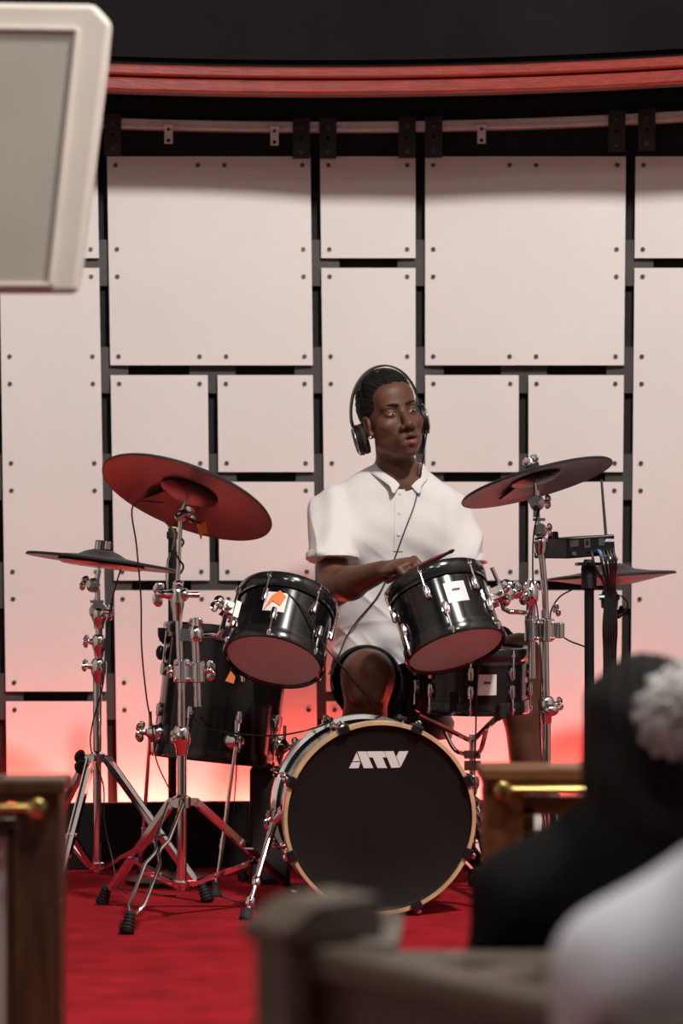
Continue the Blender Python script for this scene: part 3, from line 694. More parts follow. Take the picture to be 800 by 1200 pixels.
cymbal(hh, HC, HA, 0.212, 0.015, 0.050, False)
obj('under_pad', MB().lathe(HC, HA, [(-0.030, 0.004), (-0.030, 0.11), (-0.022, 0.125), (-0.012, 0.12), (-0.006, 0.004)], 40), 'plastic', hh)
obj('hub_cap', MB().lathe(HC, HA, [(0.015, 0.020), (0.019, 0.024), (0.042, 0.024), (0.044, 0.018)], 24), 'rubber', hh)
m = MB(); [m.lathe(HC + HA * 0.020 + V((dx, -0.016, 0)), HA, [(0, 0.009), (0.022, 0.009)], 12) for dx in (-0.012, 0.012)]; obj('chrome_nuts', m, 'chrome', hh)
obj('tilt_rod', MB().tube([H(115, 672), HC + HA * 0.03], 0.0045, 10), 'chrome', hs)

# ---------------------------------------------------------------- right hand stand: crash and clean rack tom
RY = 6.55
def K(px, py, Y=RY): return P(px, py, Y)
rx = K(640, 0).x
rs = thing('cymbal_stand', 'chrome tripod stand carrying the clean-badged rack tom and a crash cymbal', 'stand', (rx, RY, 0))
stand_base(rs, (rx, RY, 0), 0.28, 0.05 + 0.03, [V((rx + 0.01, RY - 0.36, 0)), V((rx + 0.20, RY + 0.30, 0)), V((rx - 0.18, RY + 0.31, 0))], 0.0125, wires=(0,))
obj('lower_tube', MB().tube([V((rx, RY, 0.06)), K(640, 825)], 0.0125, 14), 'chrome', rs)
obj('middle_tube', MB().tube([K(640, 840), K(638, 715)], 0.0102, 14), 'chrome', rs)
obj('boom_tube', MB().tube([K(640, 735), K(638, 690), K(634, 645)], 0.0092, 14), 'chrome', rs)
obj('boom_rod', MB().tube([K(634, 655), K(629, 590)], 0.006, 12), 'chrome', rs)
m = MB(); clamp(m, K(640, 832), 0.0125, 0.075, (1, -0.5, 0.2)); m.ball(K(645, 832, RY - 0.02), (0.024, 0.02, 0.018), 12); obj('joint', m, 'chrome', rs)
m = MB().box(K(636, 739), (0.080, 0.022, 0.040)); m.lathe(K(655, 748), UP, [(0, 0.011), (0.003, 0.015), (0.040, 0.015), (0.043, 0.011)], 16); m.lathe(K(640, 752), UP, [(0, 0.018), (0.003, 0.022), (0.060, 0.022), (0.064, 0.018)], 18); m.lathe(K(622, 752), UP, [(0, 0.014), (0.003, 0.018), (0.060, 0.018), (0.064, 0.014)], 18); wing(m, K(648, 716), (1, -0.4, 0.4), 0.9)
for a, b in ((630, 730), (630, 748), (648, 730), (648, 748)): m.ball(K(a, b, RY - 0.02), 0.006, 8)
obj('multi_clamp', m, 'chrome', rs, bevel=0.003)
obj('arm_post', MB().tube([K(623, 795), K(622, 700)], 0.0095, 12), 'chrome', rs)
m = MB().lathe(K(622, 722), UP, [(0, 0.012), (0.012, 0.014), (0.030, 0.013), (0.045, 0.021), (0.070, 0.021), (0.080, 0.015), (0.10, 0.008)], 16); wing(m, K(622, 693), (0, 0, 1), 1.1, (1, 0, 0)); m.lathe(K(622, 730), UP, [(0, 0.017), (0.02, 0.017)], 12); obj('ball_clamp', m, 'chrome', rs)
el = K(597, 717, 6.5)
obj('tom_arm', MB().tube([K(615, 718), el + V((0.02, 0, 0)), el, el + V((-0.016, 0, 0.008)), mountR], 0.0068, 10), 'chrome', rs)
m = MB(); wing(m, K(603, 698, 6.46), (0.8, -0.4, 0.4), 1.6); m.tube([K(600, 700, 6.47), mountR], 0.008, 10); m.tube([K(589, 695, 6.44), K(576, 665, 6.44)], 0.0055, 10); m.ball(K(592, 705, 6.46), 0.014, 10); obj('arm_joint', m, 'chrome', rs)
m = MB(); clamp(m, K(633, 640), 0.0105, 0.05); m.lathe(K(632, 622, RY + 0.014), (0, -1, 0), [(0, 0.018), (0.016, 0.021), (0.028, 0.019), (0.030, 0.006)], 18); wing(m, K(640, 621, RY - 0.01), (1, -0.4, 0.1), 0.8); m.box(K(631, 609), (0.034, 0.022, 0.008)); obj('tilter', m, 'chrome', rs)
obj('clamp_sleeve', MB().lathe(K(633, 648), UP, [(0, 0.0155), (0.03, 0.0205), (0.031, 0.018)], 16), 'chrome', rs)
m = MB().lathe(K(628, 590, RY + 0.014), (0, -1, 0), [(0, 0.019), (0.016, 0.023), (0.030, 0.021), (0.032, 0.007), (0.036, 0.006)], 18); wing(m, K(637, 588), (1, -0.3, 0), 0.9); m.tube([K(629, 600), K(628, 575)], 0.008, 10); m.box(K(628, 600), (0.018, 0.02, 0.03)); obj('tilter', m, 'chrome', rs)
XA = V((-0.256, 0.15, 0.955)).normalized(); XC = P(627.5, 561, RY) + XA * 0.012
xc = thing('crash_cymbal', 'black electronic crash cymbal on the chrome stand beside the sound module', 'cymbal', tuple(XC))
cymbal(xc, XC, XA, 0.211, 0.022, 0.046); sleeve_nut(xc, XC, XA, 1.15)
obj('tilt_rod', MB().tube([K(628, 580), XC + XA * 0.03], 0.005, 10), 'chrome', rs)

# ---------------------------------------------------------------- ride pad and its stand
IY = 6.95
def I(px, py, Y=IY): return P(px, py, Y)
ix = I(714, 0).x
ist = thing('ride_stand', 'dark stand with trailing cables carrying the ride pad behind the sound module', 'stand', (ix, IY, 0))
m = MB().tube([V((ix, IY, 0.1)), I(714, 735)], 0.011, 12).tube([I(714, 745), I(714, 700)], 0.008, 12); obj('pole', m, 'plastic', ist)
stand_base(ist, (ix, IY, 0), 0.32, 0.14, [V((ix + 0.3 * math.sin(a), IY - 0.3 * math.cos(a), 0)) for a in (0.3, 1.6, -2.4)], 0.011)
m = MB().lathe(I(714, 714), UP, [(0, 0.012), (0.004, 0.024), (0.030, 0.026), (0.050, 0.022), (0.065, 0.012)], 18); wing(m, I(722, 716, IY - 0.01), (1, -0.4, -0.4), 0.9); obj('sensor_base', m, 'plastic', ist)
IC = P(716, 668, IY); IA = V((-0.06, 0.01, 1)).normalized()
ip = thing('ride_pad', 'black electronic ride pad with cone underside behind the sound module', 'cymbal', tuple(IC))
cymbal(ip, IC, IA, 0.184, 0.016, 0.05, False)
obj('under_cone', MB().lathe(IC, IA, [(-0.042, 0.004), (-0.042, 0.062), (-0.040, 0.072), (-0.020, 0.178), (-0.014, 0.17), (-0.010, 0.004)], 48), 'cymbot', ip)
m = MB(); wing(m, IC + IA * 0.02, IA, 1.0); obj('wing_nut', m, 'chrome', ip)
obj('tilt_rod', MB().tube([I(714, 702), IC + IA * 0.025], 0.0045, 10), 'chrome', ist)
obj('indicator', MB().box(I(708, 699, IY - 0.03), (0.028, 0.004, 0.004)), 'bluelight', ip, smooth=False)
obj('sensor_box', MB().lathe(I(714, 703), UP, [(0, 0.03), (0.016, 0.03)], 20), 'plastic', ip)

# ---------------------------------------------------------------- sound module on its pole
MY = 6.6
ms = thing('module_stand', 'black pole stand holding the sound module', 'stand', (P(691, 0, MY).x, MY, 0))
mx = P(691, 0, MY).x
m = MB().tube([V((mx, MY, 0.05)), P(690, 665, MY)], 0.0135, 14); obj('pole', m, 'plastic', ms)
obj('grip', MB().lathe(P(690, 692, MY), UP, [(0, 0.014), (0.006, 0.021), (0.06, 0.022), (0.072, 0.019), (0.085, 0.013)], 16), 'rubber', ms)
m = MB().box(P(690, 661, MY), (0.07, 0.08, 0.008)); obj('mount_plate', m, 'plastic', ms, smooth=False)
for a in (0.5, 2.6, -1.6):
    m = MB().tube([V((mx, MY, 0.16)), V((mx + 0.26 * math.sin(a), MY - 0.26 * math.cos(a), 0.012))], 0.009, 10); l = obj('leg', m, 'plastic', ms)
    obj('rubber_foot', MB().ball((mx + 0.26 * math.sin(a), MY - 0.26 * math.cos(a), 0.012), 0.0125, 10), 'rubber', l)
mo = thing('sound_module', 'black drum sound module with plugged cables on its rear', 'module', tuple(P(690, 658, MY)))
# rear face towards the viewer, body wedge going away and to the left
A0, A1 = P(665, 655, MY - 0.02), P(721, 650, MY - 0.02); B0, B1 = P(664, 630, MY - 0.02), P(720, 626, MY - 0.02)
back = V((-0.080, 0.16, 0.004))
m = MB().hexa([A0, A1, A1 + back, A0 + back, B0, B1, B1 + back + V((0, 0, -0.004)), B0 + back + V((0, 0, -0.004))]); obj('case', m, 'plastic', mo, smooth=False, bevel=0.004)
def onface(u, v, d=0.0008): return A0.lerp(A1, u).lerp(B0.lerp(B1, u), v) + V((0.0, -d, 0.0))
def facebox(name, u0, u1, v0, v1, m_, d=0.001):
    return obj(name, MB().prism([onface(u0, v0, d), onface(u1, v0, d), onface(u1, v1, d), onface(u0, v1, d)], (0, 0.0015, 0)), m_, mo, smooth=False)
facebox('jack_plate', 0.36, 0.48, 0.45, 0.85, 'steel'); facebox('jack_socket', 0.39, 0.45, 0.55, 0.80, 'black', 0.002); facebox('switch', 0.66, 0.78, 0.5, 0.85, 'plate'); facebox('label_plate', 0.06, 0.24, 0.55, 0.85, 'plate'); facebox('socket_row', 0.08, 0.55, 0.06, 0.36, 'black')
lm = MB(); kk = 0.028 / 625
for poly in LOGO:
    lm.prism([onface(0.89, 0.72, 0.0016) + V(((x - 392) * kk, 0, -(y - 275) * kk)) for x, y in poly], (0, 0.0006, 0))
obj('logo', lm, 'logo', mo, smooth=False)
for u in (0.12, 0.62, 0.72, 0.82): obj('plug', MB().tube([onface(u, 0.22, 0.0), onface(u, 0.22, 0.03)], 0.006, 10), 'steel' if u == 0.12 else 'cable', mo)
for dx, h_ in ((-0.045, 0.018), (-0.06, 0.010)): obj('knob', MB().lathe(B0 + V((dx * 0.6, 0.05 if dx > -0.05 else 0.09, -0.002)), UP, [(0, 0.009), (h_, 0.008), (h_ + 0.002, 0.006)], 14), 'plastic', mo)
obj('antenna', MB().tube([P(710, 632, MY + 0.10), P(704.5, 562, MY + 0.10)], [0.0045, 0.0035], 8), 'plate', mo)

# ---------------------------------------------------------------- black microphone stand with round base
mcx, mcy = P(202, 0, 6.98).x, 6.98
mi = thing('microphone_stand', 'black pole stand with round base behind the chrome tripods', 'stand', (mcx, mcy, 0))
obj('base', MB().lathe((mcx, mcy - 0.05, 0.001), UP, [(0, 0.13), (0.012, 0.13), (0.022, 0.11), (0.03, 0.03)], 40), 'plastic', mi)
obj('pole', MB().tube([(mcx, mcy, 0.02), P(202, 612, 6.98)], 0.0125, 14), 'plastic', mi)
obj('yellow_band', MB().lathe(P(202, 619, 6.98), UP, [(0, 0.0135), (0.004, 0.0135)], 14), mat('yellow_band', (0.7, 0.75, 0.1), 0.5, var=0.1, vscale=20), mi)
obj('grip', MB().lathe(P(202, 632, 6.98), UP, [(0, 0.014), (0.003, 0.017), (0.02, 0.017), (0.024, 0.013)], 14), 'rubber', mi)
m = MB().lathe(P(192, 752, 6.9), UP, [(0, 0.012), (0.02, 0.018), (0.04, 0.018)], 12); m.ball(P(188, 765, 6.9), (0.014, 0.012, 0.022), 10); m.tube([P(192, 752, 6.9), P(202, 750, 6.98)], 0.008, 8); obj('clamp', m, 'plastic', mi)

# ---------------------------------------------------------------- small black speaker box by the bass drum
bx0 = P(316, 0, 6.9)
sb_ = thing('monitor_box', 'small black cabinet on the carpet between floor tom and bass drum', 'speaker', (bx0.x, 6.95, 0))
obj('cabinet', MB().box((bx0.x, 6.97, 0.165), (0.115, 0.16, 0.33)), 'plastic', sb_, smooth=False, bevel=0.006)
obj('grille', MB().box((bx0.x, 6.888, 0.165), (0.098, 0.006, 0.30)), 'pad', sb_, smooth=False)

# ---------------------------------------------------------------- kick pedal behind the bass drum and stool
kp0 = BP(-0.015, -0.25, 0.40)
kp = thing('kick_pedal', 'kick pedal behind the bass drum under the player\'s foot', 'pedal', (kp0.x, kp0.y, 0))
obj('base_plate', MB().box((kp0.x, kp0.y + 0.16, 0.006), (0.09, 0.32, 0.008)), 'steel', kp, smooth=False, bevel=0.002)
obj('footboard', MB().bar((kp0.x, kp0.y + 0.30, 0.03), (kp0.x, kp0.y + 0.03, 0.10), 0.075, 0.008), 'chrome', kp, smooth=False, bevel=0.002)
obj('post', MB().tube([(kp0.x - 0.055, kp0.y + 0.02, 0.005), (kp0.x - 0.055, kp0.y + 0.02, 0.20)], 0.007, 8).tube([(kp0.x + 0.055, kp0.y + 0.02, 0.005), (kp0.x + 0.055, kp0.y + 0.02, 0.20)], 0.007, 8).tube([(kp0.x - 0.06, kp0.y + 0.02, 0.19), (kp0.x + 0.06, kp0.y + 0.02, 0.19)], 0.007, 8), 'chrome', kp)
obj('beater', MB().tube([(kp0.x, kp0.y + 0.02, 0.19), (kp0.x, kp0.y + 0.015, 0.30)], 0.004, 8).ball((kp0.x, kp0.y + 0.012, 0.30), 0.02, 12), 'rubber', kp)
hr = MB().box((kp0.x, kp0.y + 0.02, 0.205), (0.03, 0.03, 0.02)); obj('cam', hr, 'steel', kp, smooth=False)
TH = V((P(466, 0, 7.14).x, 7.14, 0))
th_ = thing('drum_stool', 'round black padded drum stool under the seated drummer', 'stool', tuple(TH))
obj('seat', MB().lathe(TH + UP * 0.40, UP, [(0, 0.13), (0.005, 0.16), (0.05, 0.168), (0.075, 0.155), (0.085, 0.10), (0.083, 0.001)], 40), 'plastic', th_)
obj('post', MB().tube([TH + UP * 0.10, TH + UP * 0.41], 0.014, 12), 'chrome', th_)
for a in (0.0, 2.1, 4.2):
    f_ = TH + V((0.25 * math.sin(a), 0.25 * math.cos(a), 0)); m = MB().bar(TH + UP * 0.24, f_ + UP * 0.02, 0.018, 0.014); l = obj('leg', m, 'chrome', th_)
    obj('rubber_foot', MB().lathe(f_ + UP * 0.002, UP, [(0, 0.018), (0.03, 0.012)], 12), 'rubber', l)
# ================================================================== the drummer
def A_(v): return np.array(v, float)
def hand_prims(W, f, u, thumb, curl=(55, 75, 55), s=1.0, k=0.006):
    """W wrist, f finger direction, u back of the hand, thumb = side vector of the thumb"""
    W, f, u, t = A_(W), A_(f), A_(u), A_(thumb)
    f = f / np.linalg.norm(f); u = u - f * (u @ f); u /= np.linalg.norm(u); t = t - f * (t @ f) - u * (t @ u); t /= np.linalg.norm(t)
    R = np.stack([f, t, u]); out = [Ell(W + f * 0.046 * s, (0.050 * s, 0.040 * s, 0.0155 * s), R, k=0.015), Ell(W + f * 0.02 * s + t * 0.022 * s - u * 0.006, (0.034 * s, 0.018 * s, 0.016 * s), R, k=0.012)]
    for off, ln in ((0.029, 0.96), (0.010, 1.05), (-0.010, 0.98), (-0.028, 0.80)):
        p = W + f * (0.084 - abs(off - 0.008) * 0.25) * s + t * off * s; a = 0; r = 0.0098 * s
        for c, L in zip(curl, (0.044, 0.027, 0.022)):
            a += math.radians(c); q = p + (f * math.cos(a) - u * math.sin(a)) * L * ln * s
            out.append(Cone(p, q, r, r * 0.9, k=k)); p = q; r *= 0.9
    p = W + f * 0.028 * s + t * 0.034 * s - u * 0.006 * s; q = p + (f * 0.70 + t * 0.38 - u * 0.42) * 0.042 * s; e = q + (f * 0.75 - t * 0.25 - u * 0.55) * 0.034 * s
    out += [Cone(W + f * 0.012 * s + t * 0.016 * s, p, 0.014 * s, 0.0135 * s, k=0.012), Cone(p, q, 0.0125 * s, 0.011 * s, k=0.008), Cone(q, e, 0.011 * s, 0.0088 * s, k=0.006)]
    return out
# head frame: x to picture right, y out of the face, z up
HO = P(457.5, 489, 6.98); yaw, roll, pitch = math.radians(22), math.radians(12), math.radians(4)
hxv = V((math.cos(yaw), math.sin(yaw), 0)); hyv = V((math.sin(yaw), -math.cos(yaw), 0)); hzv = V((0, 0, 1))
hyv, hzv = (hyv * math.cos(pitch) + hzv * math.sin(pitch)), (hzv * math.cos(pitch) - hyv * math.sin(pitch))
Rr = Matrix.Rotation(-roll, 3, 'Y')
hxv, hyv, hzv = Rr @ hxv, Rr @ hyv, Rr @ hzv
HS = 1.03
def HL(x, y, z): return HO + (hxv * x + hyv * y + hzv * z) * HS
HR = np.stack([A_(hxv), A_(hyv), A_(hzv)])
def hE(c, r, k=0.02, op='u'): return Ell(A_(HL(*c)), A_(r) * HS, HR, k=k, op=op)
def hC(a, b, ra, rb, k=0.015, op='u'): return Cone(A_(HL(*a)), A_(HL(*b)), ra * HS, rb * HS, k=k, op=op)
NB = P(467, 566, 7.03)
head = [hE((0, -0.014, 0.034), (0.0745, 0.095, 0.084), 0.02), hE((0, 0.030, -0.030), (0.060, 0.058, 0.082), 0.03),
        hE((0, 0.038, -0.082), (0.047, 0.048, 0.047), 0.025), hE((0, 0.076, -0.116), (0.020, 0.017, 0.014), 0.02),
        hE((0.045, 0.012, -0.070), (0.018, 0.03, 0.026), 0.03), hE((-0.045, 0.012, -0.070), (0.018, 0.03, 0.026), 0.03),
        hE((0, 0.076, 0.016), (0.050, 0.017, 0.012), 0.018), hE((0, 0.060, 0.052), (0.052, 0.032, 0.034), 0.03)]
for s in (-1, 1):
    head += [hE((s * 0.047, 0.058, -0.032), (0.020, 0.022, 0.018), 0.022), hE((s * 0.0315, 0.101, -0.003), (0.0185, 0.018, 0.0115), 0.012, 's')]
head += [hC((0, 0.084, 0.004), (0, 0.110, -0.043), 0.0085, 0.0128, 0.012), hE((0, 0.108, -0.046), (0.0135, 0.012, 0.010), 0.01),
         hE((0, 0.084, -0.081), (0.032, 0.016, 0.024), 0.018)]
for s in (-1, 1):
    head += [hE((s * 0.0155, 0.098, -0.050), (0.0105, 0.012, 0.009), 0.006), hE((s * 0.008, 0.108, -0.0575), (0.0042, 0.005, 0.003), 0.003, 's'),
             hC((0, 0.100, -0.0730), (s * 0.029, 0.083, -0.0800), 0.0066, 0.0035, 0.005), hC((0, 0.100, -0.0930), (s * 0.027, 0.082, -0.0845), 0.0084, 0.004, 0.005)]
head += [hE((0.003, 0.103, -0.0822), (0.021, 0.016, 0.0024), 0.003, 's')]
for s in (-1, 1):
    head += [hE((s * 0.0745, -0.006, -0.014), (0.008, 0.019, 0.031), 0.008), hE((s * 0.081, 0.0, -0.008), (0.006, 0.009, 0.017), 0.004, 's'), hE((s * 0.072, 0.004, -0.042), (0.007, 0.009, 0.009), 0.008)]
    # eyelids with a slit
    head += [hE((s * 0.0315, 0.074, -0.002), (0.0175, 0.0150, 0.0130), 0.004), hE((s * 0.0320, 0.089, -0.0035), (0.0150, 0.010, 0.0029), 0.002, 's')]
neck = [Cone(A_(HL(0, -0.026, -0.055)), A_(NB), 0.050, 0.059, 0.014), Cone(A_(NB), A_(P(461, 600, 7.06)), 0.06, 0.08, 0.04)]
SHR, ELR, WRR = P(387, 599, 7.02), P(391, 691, 6.83), P(448, 669, 6.625)
SHL, ELL_, WRL = P(529, 600, 7.02), P(548, 700, 6.93), P(536, 722, 6.70)
HIP = P(464, 792, 7.14); HIR, HIL = P(430, 797, 7.12), P(500, 797, 7.12)
KNR, ANR = P(431, 795, 6.66), P(432, 985, 6.80); KNL, ANL = P(610, 768, 6.88), P(622, 985, 6.92)
KNR.z = 0.605; ANR = V((kp0.x + 0.005, kp0.y + 0.25, 0.14)); 
body = list(neck) + [
    Cone(A_(P(461, 600, 7.06)), A_(P(462, 700, 7.09)), 0.13, 0.125, 0.05, flat=((0, 1, 0), 1.5)), Cone(A_(P(462, 700, 7.09)), A_(HIP), 0.125, 0.14, 0.05, flat=((0, 1, 0), 1.35)),
    Cone(A_(NB), A_(SHR), 0.05, 0.05, 0.04), Cone(A_(NB), A_(SHL), 0.05, 0.05, 0.04),
    Cone(A_(SHR), A_(ELR), 0.050, 0.043, 0.03), Cone(A_(ELR), A_(ELR.lerp(WRR, 0.35)), 0.043, 0.045, 0.025), Cone(A_(ELR.lerp(WRR, 0.35)), A_(WRR), 0.045, 0.0285, 0.02, flat=((0, 0, 1), 1.0)),
    Cone(A_(SHL), A_(ELL_), 0.050, 0.043, 0.03), Cone(A_(ELL_), A_(ELL_.lerp(WRL, 0.35)), 0.043, 0.044, 0.025), Cone(A_(ELL_.lerp(WRL, 0.35)), A_(WRL), 0.044, 0.0285, 0.02),
    Cone(A_(HIR), A_(KNR.lerp(HIR, 0.12)), 0.094, 0.076, 0.04), Ell(A_(KNR + V((0.008, -0.026, 0.010))), (0.044, 0.036, 0.046), k=0.035), Cone(A_(KNR), A_(KNR.lerp(ANR, 0.3) + V((0, 0.025, 0))), 0.060, 0.060, 0.035), Cone(A_(KNR.lerp(ANR, 0.3) + V((0, 0.025, 0))), A_(ANR), 0.056, 0.036, 0.03),
    Cone(A_(HIL), A_(KNL.lerp(HIL, 0.12)), 0.088, 0.062, 0.04), Ell(A_(KNL + V((0, -0.018, 0.012))), (0.042, 0.034, 0.044), k=0.035), Cone(A_(KNL), A_(KNL.lerp(ANL, 0.3) + V((0, 0.02, 0))), 0.054, 0.056, 0.035), Cone(A_(KNL.lerp(ANL, 0.3) + V((0, 0.02, 0))), A_(ANL), 0.056, 0.036, 0.03)]
for kn_ in (KNR,):
    body += [Ell(A_(kn_ + V((-0.028, -0.022, -0.045))), (0.016, 0.016, 0.03), k=0.02), Ell(A_(kn_ + V((0.026, -0.03, -0.05))), (0.016, 0.016, 0.03), k=0.02)]
for an, fy in ((ANR, -0.16), (ANL, -0.16)):
    body += [Cone(A_(an), A_(V((an.x, an.y + fy, an.z - 0.04 if an is ANR else 0.045))), 0.036, 0.032, 0.03)]
# the striking hand: knuckles up, fingers closing under the palm round the stick
fdir = V((0.080, -0.085, 0.022)).normalized()
WH = WRR + (WRR - ELR).normalized() * 0.008
hr_ = hand_prims(WH, fdir, V((-0.15, -0.35, 0.9)), V((0.75, 0.6, 0.2)), (62, 80, 60), 1.14, 0.0045)
hl_ = hand_prims(WRL, V((-0.15, -0.9, -0.3)), V((0.1, -0.3, 0.95)), V((-1, 0, 0)), (50, 75, 60), 1.0)
dr = thing('person', 'drummer in white polo shirt and dark shorts seated behind the drums, wearing headphones', 'person', (HIP.x, HIP.y, 0))
allp = head + body + hr_ + hl_
# one implicit body; finer cells at head and neck and the striking hand
v1, f1 = sdf_mesh(allp, 0.0030)
v1 = relax(v1, f1, 1, 0.4)
loc = (v1 - A_(HO)) @ HR.T / HS
skin = np.tile(np.array([[0.115, 0.048, 0.027]]), (len(v1), 1))
def blob(c, r, mx=True):
    q = (loc * (np.array([1, 1, 1]))) - A_(c); return np.clip(1.6 - 1.2 * np.sqrt(((q / A_(r)) ** 2).sum(1)), 0, 1)[:, None]
inhead = (np.linalg.norm(v1 - A_(HO), axis=1) < 0.2)[:, None]
def paint(c, r, col, a=1.0):
    global skin
    w_ = blob(c, r) * a * inhead; skin = skin * (1 - w_) + np.array([col]) * w_
nz = (np.sin(v1[:, 0] * 60 + 2 * np.sin(v1[:, 2] * 41)) * np.sin(v1[:, 2] * 53 + v1[:, 1] * 47))[:, None]
skin *= 1 + 0.10 * nz
paint((0, 0.09, -0.082), (0.034, 0.04, 0.028), (0.045, 0.018, 0.011), 0.75)          # moustache and chin stubble
paint((0, 0.100, -0.0735), (0.031, 0.03, 0.0058), (0.10, 0.04, 0.032), 0.9)
paint((0, 0.098, -0.0930), (0.028, 0.03, 0.0072), (0.26, 0.09, 0.08), 1.0)
np_obj('body', v1, f1, 'skin', dr, colors=skin)
# eyes, brows, earring
for s in (-1, 1):
    e = HL(s * 0.0315, 0.0728, -0.003)
    eo = obj('eye', MB().ball(e, (0.0142, 0.0135, 0.0128), 20), 'eye', dr)
    g = (hyv * 0.96 + hxv * 0.12 - hzv * 0.25).normalized()
    obj('iris', MB().ball(e + g * 0.0108, (0.0056, 0.0056, 0.0042), 14, (hxv, hzv, hyv)), 'iris', eo)
    q = [HL(s * 0.011, 0.0985, 0.0155), HL(s * 0.025, 0.0955, 0.0200), HL(s * 0.041, 0.0845, 0.0205), HL(s * 0.056, 0.0670, 0.0130)]
    obj('eyebrow', MB().tube(spline(q, 5), [0.0036 - 0.0026 * abs(i / 15 - 0.4) for i in range(16)], 8), 'brow', dr)
obj('earring', MB().ball(HL(-0.077, 0.006, -0.047), 0.0052, 10), 'silver', dr)
# hair: short, brushed back, with soft ridges
hp = [hE((0, -0.018, 0.037), (0.0795, 0.099, 0.088), 0.02), hE((0, 0.030, 0.090), (0.050, 0.046, 0.030), 0.03), hE((-0.015, -0.02, 0.098), (0.05, 0.06, 0.030), 0.03)]
hp += [hE((0, 0.135, -0.02), (0.086, 0.082, 0.098), 0.012, 's'), hE((0.078, 0.026, -0.060), (0.05, 0.06, 0.066), 0.01, 's'), hE((-0.078, 0.026, -0.060), (0.05, 0.052, 0.066), 0.01, 's'), hE((0, -0.06, -0.13), (0.15, 0.12, 0.075), 0.01, 's')]
v2, f2 = sdf_mesh(hp, 0.0028); v2 = relax(v2, f2, 1)
l2 = (v2 - A_(HO)) @ HR.T; n2 = normals_of(v2, f2)
rid = np.sin(l2[:, 0] * 210 + 2.0 * np.sin(l2[:, 1] * 50)) * 0.0024 + np.sin(l2[:, 0] * 480 + l2[:, 2] * 300) * 0.0010
rid *= np.clip((l2[:, 2] - 0.02) / 0.05, 0.15, 1)
np_obj('hair', v2 + n2 * rid[:, None], f2, 'hair', dr)

# polo shirt
SN = A_(V((0, -0.12, -1)).normalized())
def sl(sh, el, t): return sh.lerp(el, t)
def sleeve(sh, el, r0, r1, t):
    e = sl(sh, el, t)
    return Cone(A_(sh), A_(sl(sh, el, t + 0.3)), r0, r1, 0.035, cuts=[(A_(e), SN)])
hem_n = A_(V((0, 0.25, -1)).normalized())
tz = P(462, 776, 6.97)
sh_p = [Cone(A_(P(458, 612, 7.06)), A_(P(461, 700, 7.07)), 0.172, 0.165, 0.05, flat=((0, 1, 0), 1.45)), Cone(A_(P(461, 690, 7.07)), A_(P(461, 770, 7.06)), 0.165, 0.175, 0.05, flat=((0, 1, 0), 1.32), cuts=[(A_(tz), hem_n)]),
        Cone(A_(NB + V((-0.035, 0.012, -0.014))), A_(SHR + V((0.016, 0, 0.0))), 0.056, 0.056, 0.05), Cone(A_(NB + V((0.035, 0.012, -0.014))), A_(SHL + V((-0.016, 0, 0.0))), 0.056, 0.056, 0.05),
        sleeve(SHR, ELR, 0.060, 0.084, 0.62), sleeve(SHL, ELL_, 0.060, 0.078, 0.60),
        Ell(A_(P(430, 628, 6.99)), (0.085, 0.06, 0.075), k=0.05), Ell(A_(P(500, 628, 6.99)), (0.085, 0.06, 0.075), k=0.05),
        Cone(A_(NB + V((0.002, -0.006, -0.006))), A_(NB + V((0.006, -0.02, 0.10))), 0.044, 0.058, 0.008, 's')]
v3, f3 = sdf_mesh(sh_p, 0.0042); v3 = relax(v3, f3, 1); n3 = normals_of(v3, f3)
x, y, z = (v3 - A_(HIP)).T
arm = np.clip((np.abs(x + 0.01) - 0.13) / 0.05, 0, 1)
fold = (np.sin(38 * (z + 0.9 * np.abs(x)) + 3 * np.sin(9 * z + 5 * x)) * 0.0030 + np.sin(75 * (z * 0.8 + x * 0.6) + 2 * np.sin(17 * z)) * 0.0014) * (0.35 + 0.65 * np.clip((0.30 - z) / 0.25, 0, 1)) * (1 - arm)
fold += arm * (np.sin(60 * (x * 1.0 - 0.35 * z) + 4 * np.sin(11 * z)) * 0.0028)
fold += np.clip((0.10 - z) / 0.1, 0, 1) * np.sin(110 * z + 14 * x + 3 * np.sin(25 * x)) * 0.0050 * (y < 0)
def crease(t, pw=5): return (1 - np.abs(np.sin(t))) ** pw
fold += (crease(16 * (z + 0.55 * x) + 1.5 * np.sin(6 * x + 3 * z)) * 0.0028 + crease(13 * (z - 0.7 * x) + 1.3 * np.sin(7 * x) + 1) * 0.0024) * (1 - arm) * (y < 0) * np.clip((0.42 - z) / 0.2, 0, 1)
fold += crease(24 * z + 6 * np.sin(5 * x) + 2 * x, 3) * 0.006 * np.clip((0.14 - z) / 0.12, 0, 1) * (y < 0)
fold += crease(22 * (x * np.sign(x) + 0.5 * z) + 2 * np.sin(8 * z), 4) * 0.0035 * arm
v3 = v3 + n3 * (1.9 * fold)[:, None]
shirt = np_obj('polo_shirt', v3, f3, 'shirt', dr); shirt['label'] = 'white short-sleeved polo shirt'
bvh = BVHTree.FromPolygons([V(p) for p in v3.tolist()], [tuple(q) for q in f3.tolist()])
CAMP = V((0, 0, CZ))
def hit(px, py, off=0.002):
    d = (P(px, py, 7.0) - CAMP).normalized(); r = bvh.ray_cast(CAMP, d)
    return (r[0] - d * off) if r[0] is not None else P(px, py, 6.93)
